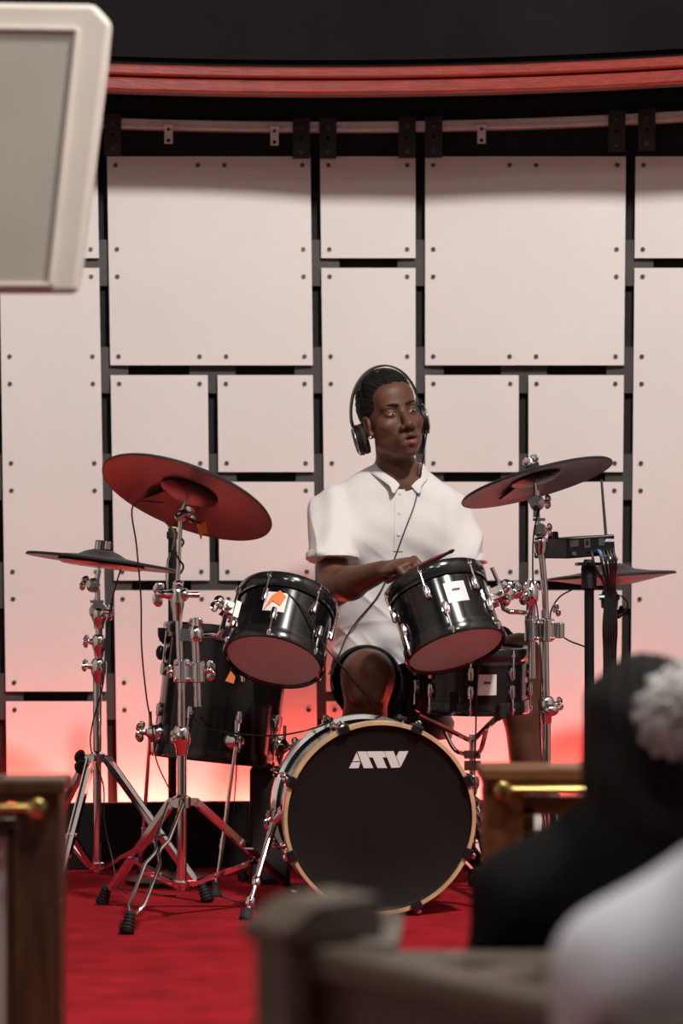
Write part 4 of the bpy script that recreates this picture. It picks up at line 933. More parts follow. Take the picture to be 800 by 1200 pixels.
# sleeve cuffs (ribbed bands)
for sh, el, r0, r1, tt in ((SHR, ELR, 0.060, 0.084, 0.62), (SHL, ELL_, 0.060, 0.078, 0.60)):
    e = sl(sh, el, tt); q0 = A_(e) + SN * 0.002; q1 = A_(e) - SN * 0.022
    vv, ff_ = sdf_mesh([Cone(A_(sh), A_(sl(sh, el, tt + 0.3)), r0 + 0.0015, r1 + 0.0015, 0.01, cuts=[(q0, SN), (q1, -SN)])], 0.004)
    np_obj('sleeve_cuff', relax(vv, ff_, 1), ff_, 'shirt', shirt)
# placket and buttons
pl = MB(); rows = []
for i in range(14):
    py = 566 + (646 - 566) * i / 13; cx = 469 - (py - 566) * 0.03
    rows.append([hit(cx - 5.5, py, 0.0025), hit(cx + 5.5, py, 0.0025)])
pl.add([p for r in rows for p in r] + [p + V((0, 0.004, 0)) for r in rows for p in r], [(2 * i, 2 * i + 1, 2 * i + 3, 2 * i + 2) for i in range(13)] + [(28 + 2 * i, 28 + 2 * i + 2, 28 + 2 * i + 3, 28 + 2 * i + 1) for i in range(13)] + [(2 * i, 2 * i + 2, 28 + 2 * i + 2, 28 + 2 * i) for i in range(13)] + [(2 * i + 1, 29 + 2 * i, 31 + 2 * i, 2 * i + 3) for i in range(13)])
obj('placket', pl, 'shirt', shirt)
for py in (578, 601, 626): obj('button', MB().lathe(hit(469 - (py - 566) * 0.03, py, 0.004), (0, -1, 0), [(-0.002, 0.005), (0.0012, 0.005), (0.0016, 0.003)], 12), 'badge', shirt)
# collar: a band round the neck folded over into two points
def collar(side):
    g = []; n = 16
    nc = NB + V((0.0, 0.004, 0.020)); ff = V((0.22, -1, 0)).normalized(); rr_ = V((ff.y * -1, ff.x, 0))
    for i in range(n + 1):
        t = i / n; a = side * math.radians(6 + 174 * t)         # from the front opening round to the back
        o = ff * math.cos(a) + rr_ * math.sin(a); fr_ = (1 - t)
        rise = 0.062 * min(1, t * 2.4) ** 0.8
        p0 = nc + o * (0.062 + 0.004 * fr_) + UP * (-0.026 + rise)
        p1 = nc + o * (0.068 + 0.006 * fr_) + UP * (-0.020 + rise)
        drop = 0.042 + 0.012 * max(0, 1 - t * 4)
        p2 = nc + o * (0.088 + 0.010 * fr_) + UP * (-0.014 + rise - drop)
        if i == 0: p2 = p2 + rr_ * side * 0.030
        if i == 1: p2 = p2 + rr_ * side * 0.018
        g.append((p0, p1, p2))
    return g
for side in (-1, 1):
    g = collar(side); m = MB(); vs = [p for r in g for p in r]
    fs = [(3 * i + k, 3 * i + k + 1, 3 * i + 4 + k, 3 * i + 3 + k) for i in range(len(g) - 1) for k in (0, 1)]
    co = obj('collar', m.add(vs, fs), 'shirt', shirt); so = co.modifiers.new('thickness', 'SOLIDIFY'); so.thickness = 0.003; so.offset = 0
    su = co.modifiers.new('smooth', 'SUBSURF'); su.levels = 1; su.render_levels = 1
# shorts
def leg_short(hip, kn, t, r0, r1): e = hip.lerp(kn, t); n = (kn - hip).normalized(); return Cone(A_(hip), A_(hip.lerp(kn, t + 0.25)), r0, r1, 0.04, cuts=[(A_(e), A_(n))])
sp_ = [Cone(A_(P(461, 772, 7.12)), A_(P(463, 800, 7.14)), 0.165, 0.17, 0.05, flat=((0, 1, 0), 1.25)), leg_short(HIR, KNR + V((-0.006, 0, -0.022)), 0.84, 0.106, 0.0955), leg_short(HIL, KNL, 0.84, 0.105, 0.096)]
d_ = (KNR - HIR).normalized()
sp_ += [Cone(A_(HIR.lerp(KNR, 0.5) + V((-0.004, 0, -0.014))), A_(HIR.lerp(KNR, 1.1) + V((-0.006, 0, -0.024))), 0.088, 0.101, 0.004, 's')]
v4, f4 = sdf_mesh(sp_, 0.005); v4 = relax(v4, f4, 1); n4 = normals_of(v4, f4); x, y, z = (v4 - A_(HIP)).T
v4 = v4 + n4 * (np.sin(45 * y + 30 * x + 2 * np.sin(20 * z)) * 0.003)[:, None]
np_obj('shorts', v4, f4, 'navy', dr)
# socks and shoes
for an, flat in ((ANR, False), (ANL, True)):
    toe = V((an.x, an.y - 0.17, an.z - 0.045 if not flat else 0.04)); heel = V((an.x, an.y + 0.035, an.z - 0.055 if not flat else 0.045))
    up_ = an + UP * 0.16
    vv, ff_ = sdf_mesh([Cone(A_(an), A_(up_), 0.043, 0.047, 0.02, cuts=[(A_(an + UP * 0.15), A_(UP))])], 0.004); np_obj('sock', vv, ff_, 'sock', dr)
    vv, ff_ = sdf_mesh([Cone(A_(heel), A_(toe), 0.042, 0.038, 0.02), Cone(A_(an), A_(heel), 0.046, 0.044, 0.03), Ell(A_(toe), (0.045, 0.06, 0.034), k=0.03)], 0.005); np_obj('shoe', vv, ff_, 'plastic', dr)

# stick in the striking hand
tip = P(531, 645, 6.40); gp = P(476, 671, 6.545); dd = (tip - gp).normalized()
but = gp - dd * 0.085; L = (tip - but).length
stk = thing('drumstick', 'dark red wooden drumstick gripped in the drummer\'s hand', 'drumstick', tuple(gp))
obj('shaft', MB().lathe(but, dd, [(0, 0.006), (0.004, 0.0072), (L * 0.70, 0.0072), (L * 0.93, 0.0042)], 12), 'stick', stk)
obj('tip', MB().lathe(but + dd * L * 0.93, dd, [(0, 0.0042), (0.008, 0.0056), (0.018, 0.0046), (L * 0.07 + 0.004, 0.0015)], 12), 'ink', stk)

# headphones
hpn = thing('headphones', 'black over-ear headphones with silver trim on the drummer\'s head', 'headphones', tuple(HL(0, 0, 0.12)))
def arc(x, y, z): return HL(x, y, z)
pts = []
for i in range(33):
    t = i / 32; a = math.pi * (1.02 - 1.04 * t) ; yy = -0.046 + 0.052 * t
    rx_ = 0.098 - 0.008 * t
    pts.append(HL(rx_ * math.cos(a), yy + 0.030 * math.sin(a), 0.008 + 0.136 * max(0, math.sin(a)) ** 0.85))
m = MB()
vs = []
for i, p in enumerate(pts):
    tn = (pts[min(i + 1, 32)] - pts[max(i - 1, 0)]).normalized(); out = (p - HL(0, -0.02, 0.02)); out = (out - tn * out.dot(tn)).normalized(); sd = tn.cross(out)
    wdt = 0.010 + 0.004 * math.sin(math.pi * i / 32)
    vs += [p - sd * wdt, p + sd * wdt, p + sd * wdt + out * 0.005, p - sd * wdt + out * 0.005]
m.add(vs, [(4 * i + k, 4 * i + (k + 1) % 4, 4 * i + 4 + (k + 1) % 4, 4 * i + 4 + k) for i in range(32) for k in range(4)] + [(0, 1, 2, 3), (131, 130, 129, 128)])
obj('headband', m, 'plastic', hpn)
m = MB(); vs = []
for i in range(7, 26):
    p = pts[i]; tn = (pts[i + 1] - pts[i - 1]).normalized(); out = (p - HL(0, -0.02, 0.02)); out = (out - tn * out.dot(tn)).normalized(); sd = tn.cross(out); q = p - out * 0.004
    vs += [q - sd * 0.014, q + sd * 0.014, q + sd * 0.014 - out * 0.006, q - sd * 0.014 - out * 0.006]
m.add(vs, [(4 * i + k, 4 * i + (k + 1) % 4, 4 * i + 4 + (k + 1) % 4, 4 * i + 4 + k) for i in range(18) for k in range(4)] + [(0, 1, 2, 3), (75, 74, 73, 72)])
obj('headband_pad', m, 'rubber', hpn)
m = MB().tube(pts[4:29], 0.0016, 6)
obj('silver_piping', MB().tube([p + hyv * 0.013 for p in pts[6:27]], 0.0016, 6), 'silver', hpn)
for sx_, c, o_ in ((-1, (-0.080, -0.046, -0.040), V((-1, -0.35, -0.05))), (1, (0.085, -0.002, -0.022), V((1, 0.25, 0)))):
    o_ = (hxv * o_.x + hyv * o_.y + hzv * o_.z).normalized(); cc = HL(*c); zz = (hzv - o_ * hzv.dot(o_)).normalized(); yy = o_.cross(zz)
    m = MB()
    def ring(t, ry, rz, n=28): return [cc + o_ * t + yy * (ry * math.cos(2 * math.pi * k / n)) + zz * (rz * math.sin(2 * math.pi * k / n)) for k in range(n)]
    def stack(m, prof, n=28):
        vs = [];
        for t, ry, rz in prof: vs += ring(t, ry, rz, n)
        q = len(prof); return m.add(vs, [(i * n + k, i * n + (k + 1) % n, (i + 1) * n + (k + 1) % n, (i + 1) * n + k) for i in range(q - 1) for k in range(n)] + [tuple(range(n - 1, -1, -1)), tuple(range((q - 1) * n, q * n))])
    cup = obj('ear_cup', stack(m, [(0.002, 0.034, 0.043), (0.006, 0.037, 0.046), (0.018, 0.035, 0.044), (0.024, 0.026, 0.034), (0.026, 0.004, 0.004)]), 'plastic', hpn)
    obj('ear_cushion', stack(MB(), [(-0.016, 0.026, 0.035), (-0.014, 0.034, 0.043), (-0.004, 0.037, 0.046), (0.003, 0.034, 0.043)]), 'rubber', cup)
    obj('silver_ring', MB().tube([p for p in ring(0.019, 0.0345, 0.0435)] + [ring(0.019, 0.0345, 0.0435)[0]], 0.0016, 6, False), 'silver', cup)
    end = pts[0] if sx_ < 0 else pts[32]
    obj('yoke', MB().tube(spline([end + hzv * 0.012, end - hzv * 0.006, cc + o_ * 0.016 + zz * 0.036], 4), 0.005, 8), 'plastic', hpn)
# headphone lead, running down over the shirt
lead = [HL(0.094, 0.004, -0.066), P(496, 533, 6.93)] + [hit(a, b, 0.006) for a, b in ((492, 560), (486, 590), (474, 622), (462, 655))] + [hit(452, 680, 0.01), hit(440, 702, 0.01), hit(418, 728, 0.01), hit(405, 748, 0.012), P(398, 765, 6.9), P(385, 790, 6.85)]
obj('lead', MB().tube(spline(lead, 6), 0.0022, 8), 'cable', hpn)
# ================================================================== hall furniture and people near the camera
HF = -0.47                                   # hall floor height
# white loudspeaker hanging from the ceiling
LY = 4.4
front = [P(-165, -1, LY), P(111, 3, LY), P(132, 26, LY), P(92, 345, LY), P(-150, 345, LY), P(-190, 26, LY)]
cen = sum(front, V()) / 6
backp = [cen + (p - cen) * 0.86 + V((0.0, 0.30, 0.012)) for p in front]
sp = thing('loudspeaker', 'white wedge-shaped loudspeaker with pale grey grille hanging from the ceiling', 'speaker', (cen.x, LY + 0.12, P(0, -1, LY).z))
n = 6
obj('cabinet', MB().add(front + backp, [tuple(range(n - 1, -1, -1)), tuple(range(n, 2 * n))] + [(i, (i + 1) % n, n + (i + 1) % n, n + i) for i in range(n)]), 'speaker', sp, smooth=False, bevel=0.012)
gq = [P(-140, 31, LY - 0.004), P(91, 35, LY - 0.004), P(59, 334, LY - 0.004), P(-125, 334, LY - 0.004)]
obj('grille', MB().prism(gq, (0, 0.008, 0)), 'grille', sp, smooth=False)
fm = MB()
for a, b in zip(gq, gq[1:] + gq[:1]): fm.bar(a, b, 0.008, 0.012, (0, -1, 0))
obj('grille_frame', fm, 'speaker', sp, smooth=False, bevel=0.002)
obj('ceiling_pole', MB().tube([V((cen.x, LY + 0.14, P(0, 5, LY).z)), V((cen.x, LY + 0.14, 4.70))], 0.02, 14), 'plastic', sp)
obj('yoke', MB().box((cen.x, LY + 0.14, P(0, -6, LY).z), (0.16, 0.08, 0.02)), 'plastic', sp, smooth=False)

# wooden altar rail, two sections with an opening between
def rail_section(label, Y, px_post0, px_post1, py_cap, wood, side, inset):
    x0, x1 = P(px_post0, 0, Y).x, P(px_post1, 0, Y).x; zt = P(0, py_cap, Y).z; sgn = side
    L = 1.1; far = x1 + L if sgn > 0 else x0 - L
    t = thing('altar_rail', label, 'railing', ((x0 + x1) / 2, Y, HF))
    lo, hi = min(x0, far), max(x1, far)
    obj('cap', MB().box(((lo + hi) / 2, Y + 0.02, zt - 0.013), (hi - lo + 0.016, 0.15, 0.026)), wood, t, smooth=False, bevel=0.006)
    obj('moulding', MB().box(((lo + hi) / 2, Y + 0.02, zt - 0.034), (hi - lo, 0.12, 0.016)), wood, t, smooth=False, bevel=0.004)
    obj('post', MB().box(((x0 + x1) / 2, Y + 0.02, (HF + zt - 0.04) / 2), (x1 - x0, 0.10, zt - 0.04 - HF)), wood, t, smooth=False, bevel=0.004)
    oth = far - sgn * (x1 - x0) / 2
    obj('post', MB().box((oth, Y + 0.02, (HF + zt - 0.04) / 2), (x1 - x0, 0.10, zt - 0.04 - HF)), wood, t, smooth=False, bevel=0.004)
    i0, i1 = (x1, far - (x1 - x0)) if sgn > 0 else (far + (x1 - x0), x0)
    zr = zt - (0.075 if sgn > 0 else 0.088)
    if inset:
        fw = 0.018
        obj('panel', MB().box(((i0 + i1) / 2, Y + 0.02, (zr + HF) / 2), (i1 - i0 - 2 * fw, 0.012, zr - HF - 0.02)), 'pale', t, smooth=False)
        obj('upper_bar', MB().box(((i0 + i1) / 2, Y + 0.02, zr), (i1 - i0, 0.05, 0.03)), wood, t, smooth=False, bevel=0.003)
        for xx in (i0 + fw / 2, i1 - fw / 2): obj('stile', MB().box((xx, Y + 0.02, (zr + HF) / 2), (fw, 0.05, zr - HF)), wood, t, smooth=False, bevel=0.003)
    else:
        obj('upper_bar', MB().box(((i0 + i1) / 2, Y + 0.02, zr), (i1 - i0, 0.05, 0.034)), wood, t, smooth=False, bevel=0.003)
        obj('stile', MB().box((i0 + 0.011, Y + 0.02, (zr + HF) / 2), (0.022, 0.05, zr - HF)), wood, t, smooth=False, bevel=0.003)
        zb = zr - 0.064
        obj('lower_bar', MB().box(((i0 + i1) / 2, Y + 0.02, zb), (i1 - i0, 0.05, 0.030)), wood, t, smooth=False, bevel=0.003)
        obj('panel', MB().box(((i0 + i1) / 2, Y + 0.02, (zb - 0.015 + HF) / 2), (i1 - i0 - 0.02, 0.02, zb - 0.015 - HF)), wood, t, smooth=False)
    return t, zt
RL, zl = rail_section('dark walnut altar rail section with pale inset panel and brass rod', 4.2, 20, 73, 911, 'walnut', -1, True)
RR, zrr = rail_section('brown oak altar rail section with brass rod and open frame beside the bass drum', 4.52, 566, 612, 897, 'oak', 1, False)
def rod(root, Y, pxs, pxe, py, knob):
    a, b = P(pxs, py, Y), P(pxe, py, Y); d = (b - a).normalized()
    ro = obj('brass_rod', MB().tube([a, b], 0.0075, 14), 'brass', root)
    kp_ = P(knob, py, Y)
    obj('rod_knob', MB().lathe(kp_ - V((0, 0.02, 0)), (0, 1, 0), [(0, 0.012), (0.003, 0.0165), (0.016, 0.0165), (0.02, 0.010), (0.045, 0.008)], 20), 'brass', ro)
    obj('rod_bracket', MB().tube([a + d * 0.03, a + d * 0.03 + V((0, 0.06, 0))], 0.006, 10), 'brass', ro)
rod(RL, 4.14, 47, -300, 947, 45); rod(RR, 4.46, 595, 1100, 926, 589)

# pews
def pew(name, label, Y, x0, x1, ztop, yawdeg=0.0, cap_end=True, pd=0.5):
    c, s_ = math.cos(math.radians(yawdeg)), math.sin(math.radians(yawdeg))
    def W(x, y, z): return V((x0 + (x) * c - y * s_, Y + x * s_ + y * c, z))
    ax = (V((c, s_, 0)), V((-s_, c, 0)), UP); L = x1 - x0
    t = thing(name, label, 'pew', tuple(W(0, 0, HF)))
    obj('back', MB().box(W(L / 2, 0, (HF + 0.30 + ztop) / 2), (L, 0.03, ztop - HF - 0.30), ax), 'pew', t, smooth=False, bevel=0.004)
    obj('top_rail', MB().box(W(L / 2, 0.0, ztop + 0.012), (L, 0.065, 0.034), ax), 'pew', t, smooth=False, bevel=0.008)
    obj('seat', MB().box(W(L / 2, 0.24, HF + 0.43), (L, 0.45, 0.035), ax), 'pew', t, smooth=False, bevel=0.008)
    for xe in ((-0.03, L + 0.03) if cap_end else (L + 0.03,)):
        obj('end_panel', MB().box(W(xe, pd / 2 - 0.04, (HF + ztop - 0.02) / 2), (0.05, pd, ztop - 0.02 - HF), ax), 'pew', t, smooth=False, bevel=0.006)
        obj('end_post', MB().box(W(xe, -0.01, (HF + ztop + 0.05) / 2), (0.072, 0.09, ztop + 0.05 - HF), ax), 'pew', t, smooth=False, bevel=0.006)
        obj('end_cap', MB().prism([W(xe - 0.044, -0.065, ztop + 0.03), W(xe - 0.044, -0.065, ztop + 0.050), W(xe - 0.034, -0.03, ztop + 0.075), W(xe - 0.034, 0.045, ztop + 0.080), W(xe - 0.044, 0.06, ztop + 0.05), W(xe - 0.044, 0.06, ztop + 0.03)], ax[0] * 0.088), 'pew', t, smooth=False, bevel=0.006)
        obj('arm_rest', MB().box(W(xe, pd / 2, HF + 0.66), (0.07, pd - 0.08, 0.03), ax), 'pew', t, smooth=False, bevel=0.008)
    return t
PY = 2.72
PY = 3.22
pew('pew', 'dark wooden pew on which the woman in black sits', PY, 0.06, 2.2, P(0, 1142, PY).z)
# ---------------------------------------------------------------- seated people seen from behind
def person_back(name, label, sx, Y, ztop_sh, shw, cloth, cut_head=False, hair='hair', lean=0.0, hd=0.245, hs=1.0):
    sh = V((sx, Y, ztop_sh)); t = thing(name, label, 'person', (sx, Y + 0.15, HF))
    hw = shw / 2; seat = HF + 0.45
    nb = sh + V((0, 0.01, 0.05)); hc = sh + V((lean, 0.04, hd))
    R_, L_ = sh + V((-hw + 0.055, 0.02, -0.065)), sh + V((hw - 0.055, 0.02, -0.065))
    pel = V((sx, Y + 0.12, seat + 0.165))
    eR, eL = R_ + V((-0.05, 0.07, -0.27)), L_ + V((0.05, 0.07, -0.27)); wR, wL = V((sx - 0.07, Y + 0.36, seat + 0.20)), V((sx + 0.07, Y + 0.36, seat + 0.20))
    kR, kL = V((sx - 0.11, Y + 0.52, seat + 0.06)), V((sx + 0.11, Y + 0.52, seat + 0.06)); aR, aL = V((sx - 0.11, Y + 0.50, HF + 0.09)), V((sx + 0.11, Y + 0.50, HF + 0.09))
    cl = [Cone(A_(sh + V((0, 0.02, -0.13))), A_(pel + V((0, 0, 0.12))), hw * 0.80, hw * 0.68, 0.06, flat=((0, 1, 0), 1.5)), Cone(A_(pel + V((0, 0, 0.12))), A_(pel), hw * 0.68, hw * 0.78, 0.06, flat=((0, 1, 0), 1.3)),
          Cone(A_(nb + V((-0.03, 0, -0.02))), A_(R_), 0.062, 0.066, 0.06), Cone(A_(nb + V((0.03, 0, -0.02))), A_(L_), 0.062, 0.066, 0.06), Cone(A_(R_), A_(eR), 0.070, 0.056, 0.04), Cone(A_(L_), A_(eL), 0.070, 0.056, 0.04),
          Cone(A_(eR), A_(wR), 0.055, 0.042, 0.03), Cone(A_(eL), A_(wL), 0.055, 0.042, 0.03),
          Cone(A_(pel + V((-0.09, 0.03, -0.07))), A_(kR), 0.095, 0.075, 0.05), Cone(A_(pel + V((0.09, 0.03, -0.07))), A_(kL), 0.095, 0.075, 0.05), Cone(A_(kR), A_(aR), 0.07, 0.055, 0.04), Cone(A_(kL), A_(aL), 0.07, 0.055, 0.04)]
    sk = [Ell(A_(hc + V((0, 0.0, 0.02))), (0.076 * hs, 0.096 * hs, 0.10 * hs), k=0.02), Ell(A_(hc + V((0, 0.045, -0.05))), (0.056 * hs, 0.055 * hs, 0.072 * hs), k=0.03), Ell(A_(hc + V((0, 0.108, -0.03))), (0.013, 0.016, 0.02), k=0.012), Ell(A_(hc + V((0, 0.098, -0.072))), (0.024, 0.01, 0.012), k=0.01),
          Ell(A_(hc + V((-0.077 * hs, 0.005, -0.01))), (0.010, 0.018, 0.03), k=0.008), Ell(A_(hc + V((0.077 * hs, 0.005, -0.01))), (0.010, 0.018, 0.03), k=0.008), Ell(A_(hc + V((-0.03, 0.105, 0.0))), (0.015, 0.012, 0.009), k=0.01, op='s'), Ell(A_(hc + V((0.03, 0.105, 0.0))), (0.015, 0.012, 0.009), k=0.01, op='s'),
          Cone(A_(hc + V((0, 0, -0.05))), A_(nb + V((0, 0.02, -0.03))), 0.052, 0.06, 0.03), Cone(A_(nb + V((0, 0.02, -0.03))), A_(pel), 0.08, 0.10, 0.05), Cone(A_(nb), A_(R_), 0.045, 0.045, 0.03), Cone(A_(nb), A_(L_), 0.045, 0.045, 0.03),
          Cone(A_(R_), A_(eR), 0.045, 0.038, 0.02), Cone(A_(L_), A_(eL), 0.045, 0.038, 0.02), Cone(A_(eR), A_(wR), 0.038, 0.027, 0.02), Cone(A_(eL), A_(wL), 0.038, 0.027, 0.02),
          Cone(A_(pel), A_(kR), 0.08, 0.055, 0.04), Cone(A_(pel), A_(kL), 0.08, 0.055, 0.04), Cone(A_(kR), A_(aR), 0.05, 0.036, 0.03), Cone(A_(kL), A_(aL), 0.05, 0.036, 0.03)]
    for a_ in (aR, aL): sk.append(Cone(A_(a_ + V((0, 0.02, -0.04))), A_(a_ + V((0, 0.15, -0.06))), 0.034, 0.028, 0.02))
    sk += hand_prims(wR, V((0.4, 0.9, -0.15)), V((-0.4, 0.1, 0.9)), V((0.9, -0.4, 0.2)), (15, 30, 25), 0.95) + hand_prims(wL, V((-0.4, 0.9, -0.15)), V((0.4, 0.1, 0.9)), V((-0.9, -0.4, 0.2)), (15, 30, 25), 0.95)
    v, f = sdf_mesh(sk, 0.007); np_obj('body', relax(v, f, 1), f, 'skin2', t)
    v, f = sdf_mesh(cl, 0.009); v = relax(v, f, 2); nn = normals_of(v, f); q = v - A_(sh)
    v = v + nn * (np.sin(30 * q[:, 2] + 25 * np.abs(q[:, 0]) + 2 * np.sin(14 * q[:, 0])) * 0.004)[:, None]
    np_obj('clothes', v, f, cloth, t)
    return t, hc
W1Y = 3.42; W1x = P(764, 0, W1Y).x
wp, whc = person_back('person', 'woman in black with dark hair and white lace headpiece, seen from behind', W1x, W1Y, P(0, 1000, W1Y).z, 0.47, 'dress', hd=0.137)
hp2 = [Ell(A_(whc + V((0, -0.01, 0.025))), (0.094, 0.112, 0.112), k=0.03), Ell(A_(whc + V((0.0, -0.04, -0.07))), (0.098, 0.085, 0.13), k=0.04), Ell(A_(whc + V((0.0, -0.02, 0.07))), (0.088, 0.09, 0.07), k=0.03),
       Ell(A_(whc + V((0, 0.14, -0.045))), (0.085, 0.10, 0.10), k=0.02, op='s')]
v, f = sdf_mesh(hp2, 0.006); nn = normals_of(v, f)
rd = np.sin(v[:, 0] * 300 + 2 * np.sin(v[:, 2] * 40)) * 0.0012 + np.sin(v[:, 2] * 60 + v[:, 0] * 50) * 0.002
np_obj('hair', v + nn * rd[:, None], f, 'hair', wp)
# the lace headpiece: ruffled petals pinned at the crown
lp = thing('headpiece', 'ruffled white lace headpiece pinned in the dark hair', 'headpiece', tuple(whc + V((0.05, -0.06, 0.07))))
lc = P(800, 834, W1Y - 0.13)
for k in range(22):
    a = k * 2.4; r = 0.011 * math.sqrt(k + 0.5)
    c = lc + V((r * math.cos(a), 0.03 * (r / 0.05) ** 2 - 0.004, r * math.sin(a) * 1.05))
    nrm = V((0.7 * math.cos(a) * r / 0.05, -1, 0.7 * math.sin(a) * r / 0.05)).normalized(); u_ = nrm.cross(V((0.3, 0.2, 1))).normalized(); w_ = nrm.cross(u_)
    m = MB(); nseg = 12; vs = [c]
    for ring_ in (1, 2):
        for j in range(nseg):
            b = 2 * math.pi * j / nseg; rr = 0.0105 * ring_ * (1 + 0.12 * math.sin(3 * b + k))
            vs.append(c + u_ * rr * math.cos(b) + w_ * rr * math.sin(b) + nrm * (0.004 * ring_ * math.sin(4 * b + k) + 0.003 * ring_))
    fs = [(0, 1 + j, 1 + (j + 1) % nseg) for j in range(nseg)] + [(1 + j, 1 + nseg + j, 1 + nseg + (j + 1) % nseg, 1 + (j + 1) % nseg) for j in range(nseg)]
    pe = obj('petal', m.add(vs, fs), 'lace', lp); so = pe.modifiers.new('thickness', 'SOLIDIFY'); so.thickness = 0.0015
obj('base', MB().ball(lc + V((0, 0.012, 0)), (0.055, 0.016, 0.055), 16), 'lace', lp)
# second person, pale shirt, nearer
M2Y = 2.15
pp, phc = person_back('person', 'person in a pale blue-white shirt, seen from behind', P(972, 0, M2Y).x, M2Y, P(0, 1066, M2Y).z, 0.455, 'paleshirt')
v, f = sdf_mesh([Ell(A_(phc + V((0, -0.008, 0.03))), (0.084, 0.104, 0.102), k=0.02), Ell(A_(phc + V((0, 0.13, -0.03))), (0.1, 0.085, 0.10), k=0.02, op='s'), Ell(A_(phc + V((0, -0.02, -0.15))), (0.15, 0.2, 0.09), k=0.02, op='s')], 0.006)
np_obj('hair', v, f, 'hair', pp)
pew('pew', 'dark wooden pew with capped end post under the person in the pale shirt', 2.52, P(342, 0, 2.5).x + 0.04, P(342, 0, 2.5).x + 1.05, P(0, 1142, 2.5).z, -57.0, True, 0.34)

# ================================================================== loose cables
def cable(name, label, pts, r=0.0022, m='cable', group=None, n=6):
    pts = [V(p) for p in pts]; o = obj(name, MB().tube(spline(pts, n), r, 8), m, origin=tuple(pts[-1])); return tag(o, label, 'cable', group)
cable('cable', 'thin black lead hanging from the orange-tagged crash cymbal to the carpet', [CC - CA * 0.03 + V((-0.06, 0, -0.01)), P(156, 592, 6.25), P(160, 640, 6.27), P(165, 700, 6.3), P(166, 760, 6.4), P(172, 820, 6.5), P(178, 850, 6.6), P(183, 890, 6.7), P(196, 920, 6.75), P(205, 940, 6.8), V((-0.46, 6.8, 0.06)), V((-0.42, 6.72, 0.004))])
cable('cable', 'black lead running from the floor tom across to the bass drum', [P(222, 838, 6.72), P(240, 852, 6.68), P(280, 860, 6.6), P(320, 862, 6.5), P(350, 858, 6.5), P(372, 852, 6.5), BP(-0.10, 0.24, 0.2)], 0.0024)
cable('cable', 'black lead running from the taped rack tom down to the bass drum', [cyl_pt(LTB, frL, 0.129, math.radians(-8), 0.14), cyl_pt(LTB, frL, 0.136, math.radians(25), 0.09), cyl_pt(LTB, frL, 0.145, math.radians(55), 0.03), P(398, 778, 6.30), P(420, 805, 6.38), P(446, 835, 6.5), BP(0.02, 0.245, 0.24)], 0.0026)
cable('cable', 'black lead from the flat cymbal down its tripod', [HC - HA * 0.03 + V((0.06, -0.02, 0)), P(136, 685, 6.78), P(130, 710, 6.77), P(124, 750, 6.78), P(121, 800, 6.78), P(108, 850, 6.78), P(107, 880, 6.79), P(121, 920, 6.78), P(122, 960, 6.78), P(130, 1000, 6.75), V((-0.60, 6.68, 0.004)), V((-0.45, 6.6, 0.004))])
cable('cable', 'black lead looping from the ride pad to the module pole', [P(672, 690, 6.9), P(655, 700, 6.85), P(645, 718, 6.8), P(648, 735, 6.75), P(665, 750, 6.7), P(688, 760, 6.64), P(692, 775, 6.63)], 0.0024)
cable('cable', 'black lead looping round the ride sensor', [P(727, 698, 6.92), P(735, 706, 6.9), P(732, 716, 6.9), P(716, 725, 6.9), P(712, 740, 6.9), P(711, 780, 6.9), V((P(711, 0, 6.9).x, 6.9, 0.3)), V((P(711, 0, 6.9).x, 6.9, 0.004))])
cable('cable', 'pale grey lead crossing under the orange-tagged crash cymbal', [P(190, 608, 6.25), P(198, 616, 6.3), P(204, 624, 6.5), P(203, 640, 6.93), P(197, 655, 6.96), P(195, 672, 6.96), P(196, 690, 6.96)], 0.003, 'greycable')
cable('cable', 'black lead twisted round the crash stand rod', [P(210, 628, 6.2)] + [P(211 + 4 * math.sin(a * 1.5), 628 + a * 7, 6.2 - 0.012 * math.cos(a * 1.5)) for a in range(1, 9)] + [P(213, 688, 6.185)], 0.0028)
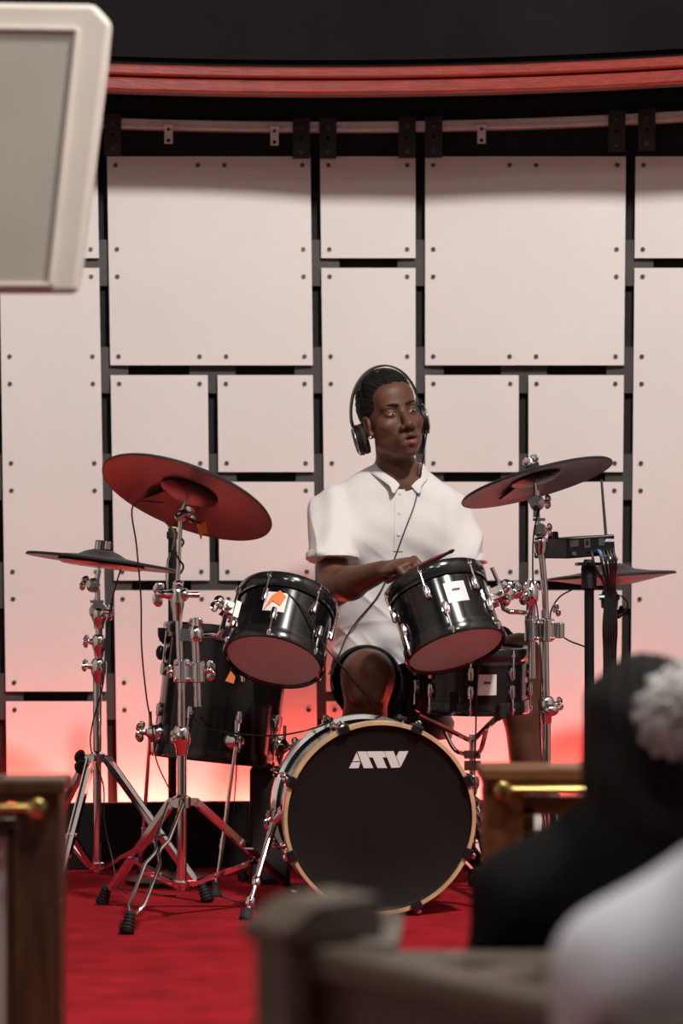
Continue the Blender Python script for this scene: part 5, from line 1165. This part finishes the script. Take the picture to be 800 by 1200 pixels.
cable('cable', 'black lead strung along the crash stand beside the sound module', [P(632, 596, 6.52), P(626, 620, 6.52), P(624, 650, 6.53), P(625, 690, 6.54), P(630, 720, 6.53), P(634, 790, 6.53), P(632, 850, 6.53), V((P(636, 0, 6.53).x, 6.52, 0.3)), V((P(636, 0, 6.53).x, 6.5, 0.004))])
cable('cable', 'black lead down the front of the snare drum', [P(566, 764, 6.5), P(560, 790, 6.5), P(558, 830, 6.5), P(557, 870, 6.55), P(556, 905, 6.6), V((P(556, 0, 6.6).x, 6.6, 0.1)), V((P(556, 0, 6.6).x, 6.62, 0.004))])
cable('cable', 'black lead lying on the carpet beside the bass drum spur', [V((P(244, 0, 6.5).x, 6.52, 0.004)), P(250, 1048, floorY(1048)) , P(280, 1058, floorY(1058)), P(310, 1060, floorY(1060)), P(330, 1056, floorY(1056)), P(345, 1050, floorY(1050))], 0.004)
cable('cable', 'thin black lead hanging from the floor tom leg to the carpet', [P(276, 865, 6.72), P(277, 900, 6.74), P(273, 960, 6.76), P(272, 1000, 6.78), P(279, 1025, 6.8), V((P(284, 0, 6.9).x, 6.9, 0.004))], 0.002)
u_ = 0
for k, u in enumerate((0.42, 0.58, 0.66, 0.74, 0.80, 0.86)):
    a = onface(u, 0.22, 0.02); lab = 'black plug lead in the bundle hanging from the sound module'
    end = P(708 + 2.5 * k, 780, MY + 0.02 * k)
    if k == 1:
        obj('plug_sleeve', MB().tube(spline([a + V((0, 0.012, 0)), a + V((0.006, -0.028, 0.001)), a + V((0.013, -0.034, -0.020))], 5), 0.0046, 8), 'bluecable', mo)['label'] = 'blue plug sleeve'
    cable('cable', 'black lead with a blue plug sleeve hanging from the sound module' if k == 1 else lab, [a, a + V((0.006, -0.028, 0.0)), a + V((0.014, -0.034, -0.04)), P(709 + 2.2 * k, 690, MY - 0.03 + 0.012 * k), P(707 + 3.0 * k, 735, MY - 0.02 + 0.014 * k), end, V((end.x, end.y, 0.25)), V((end.x + 0.03, end.y, 0.005))], 0.0038, 'cable', None if k == 1 else 'leads hanging from the sound module')
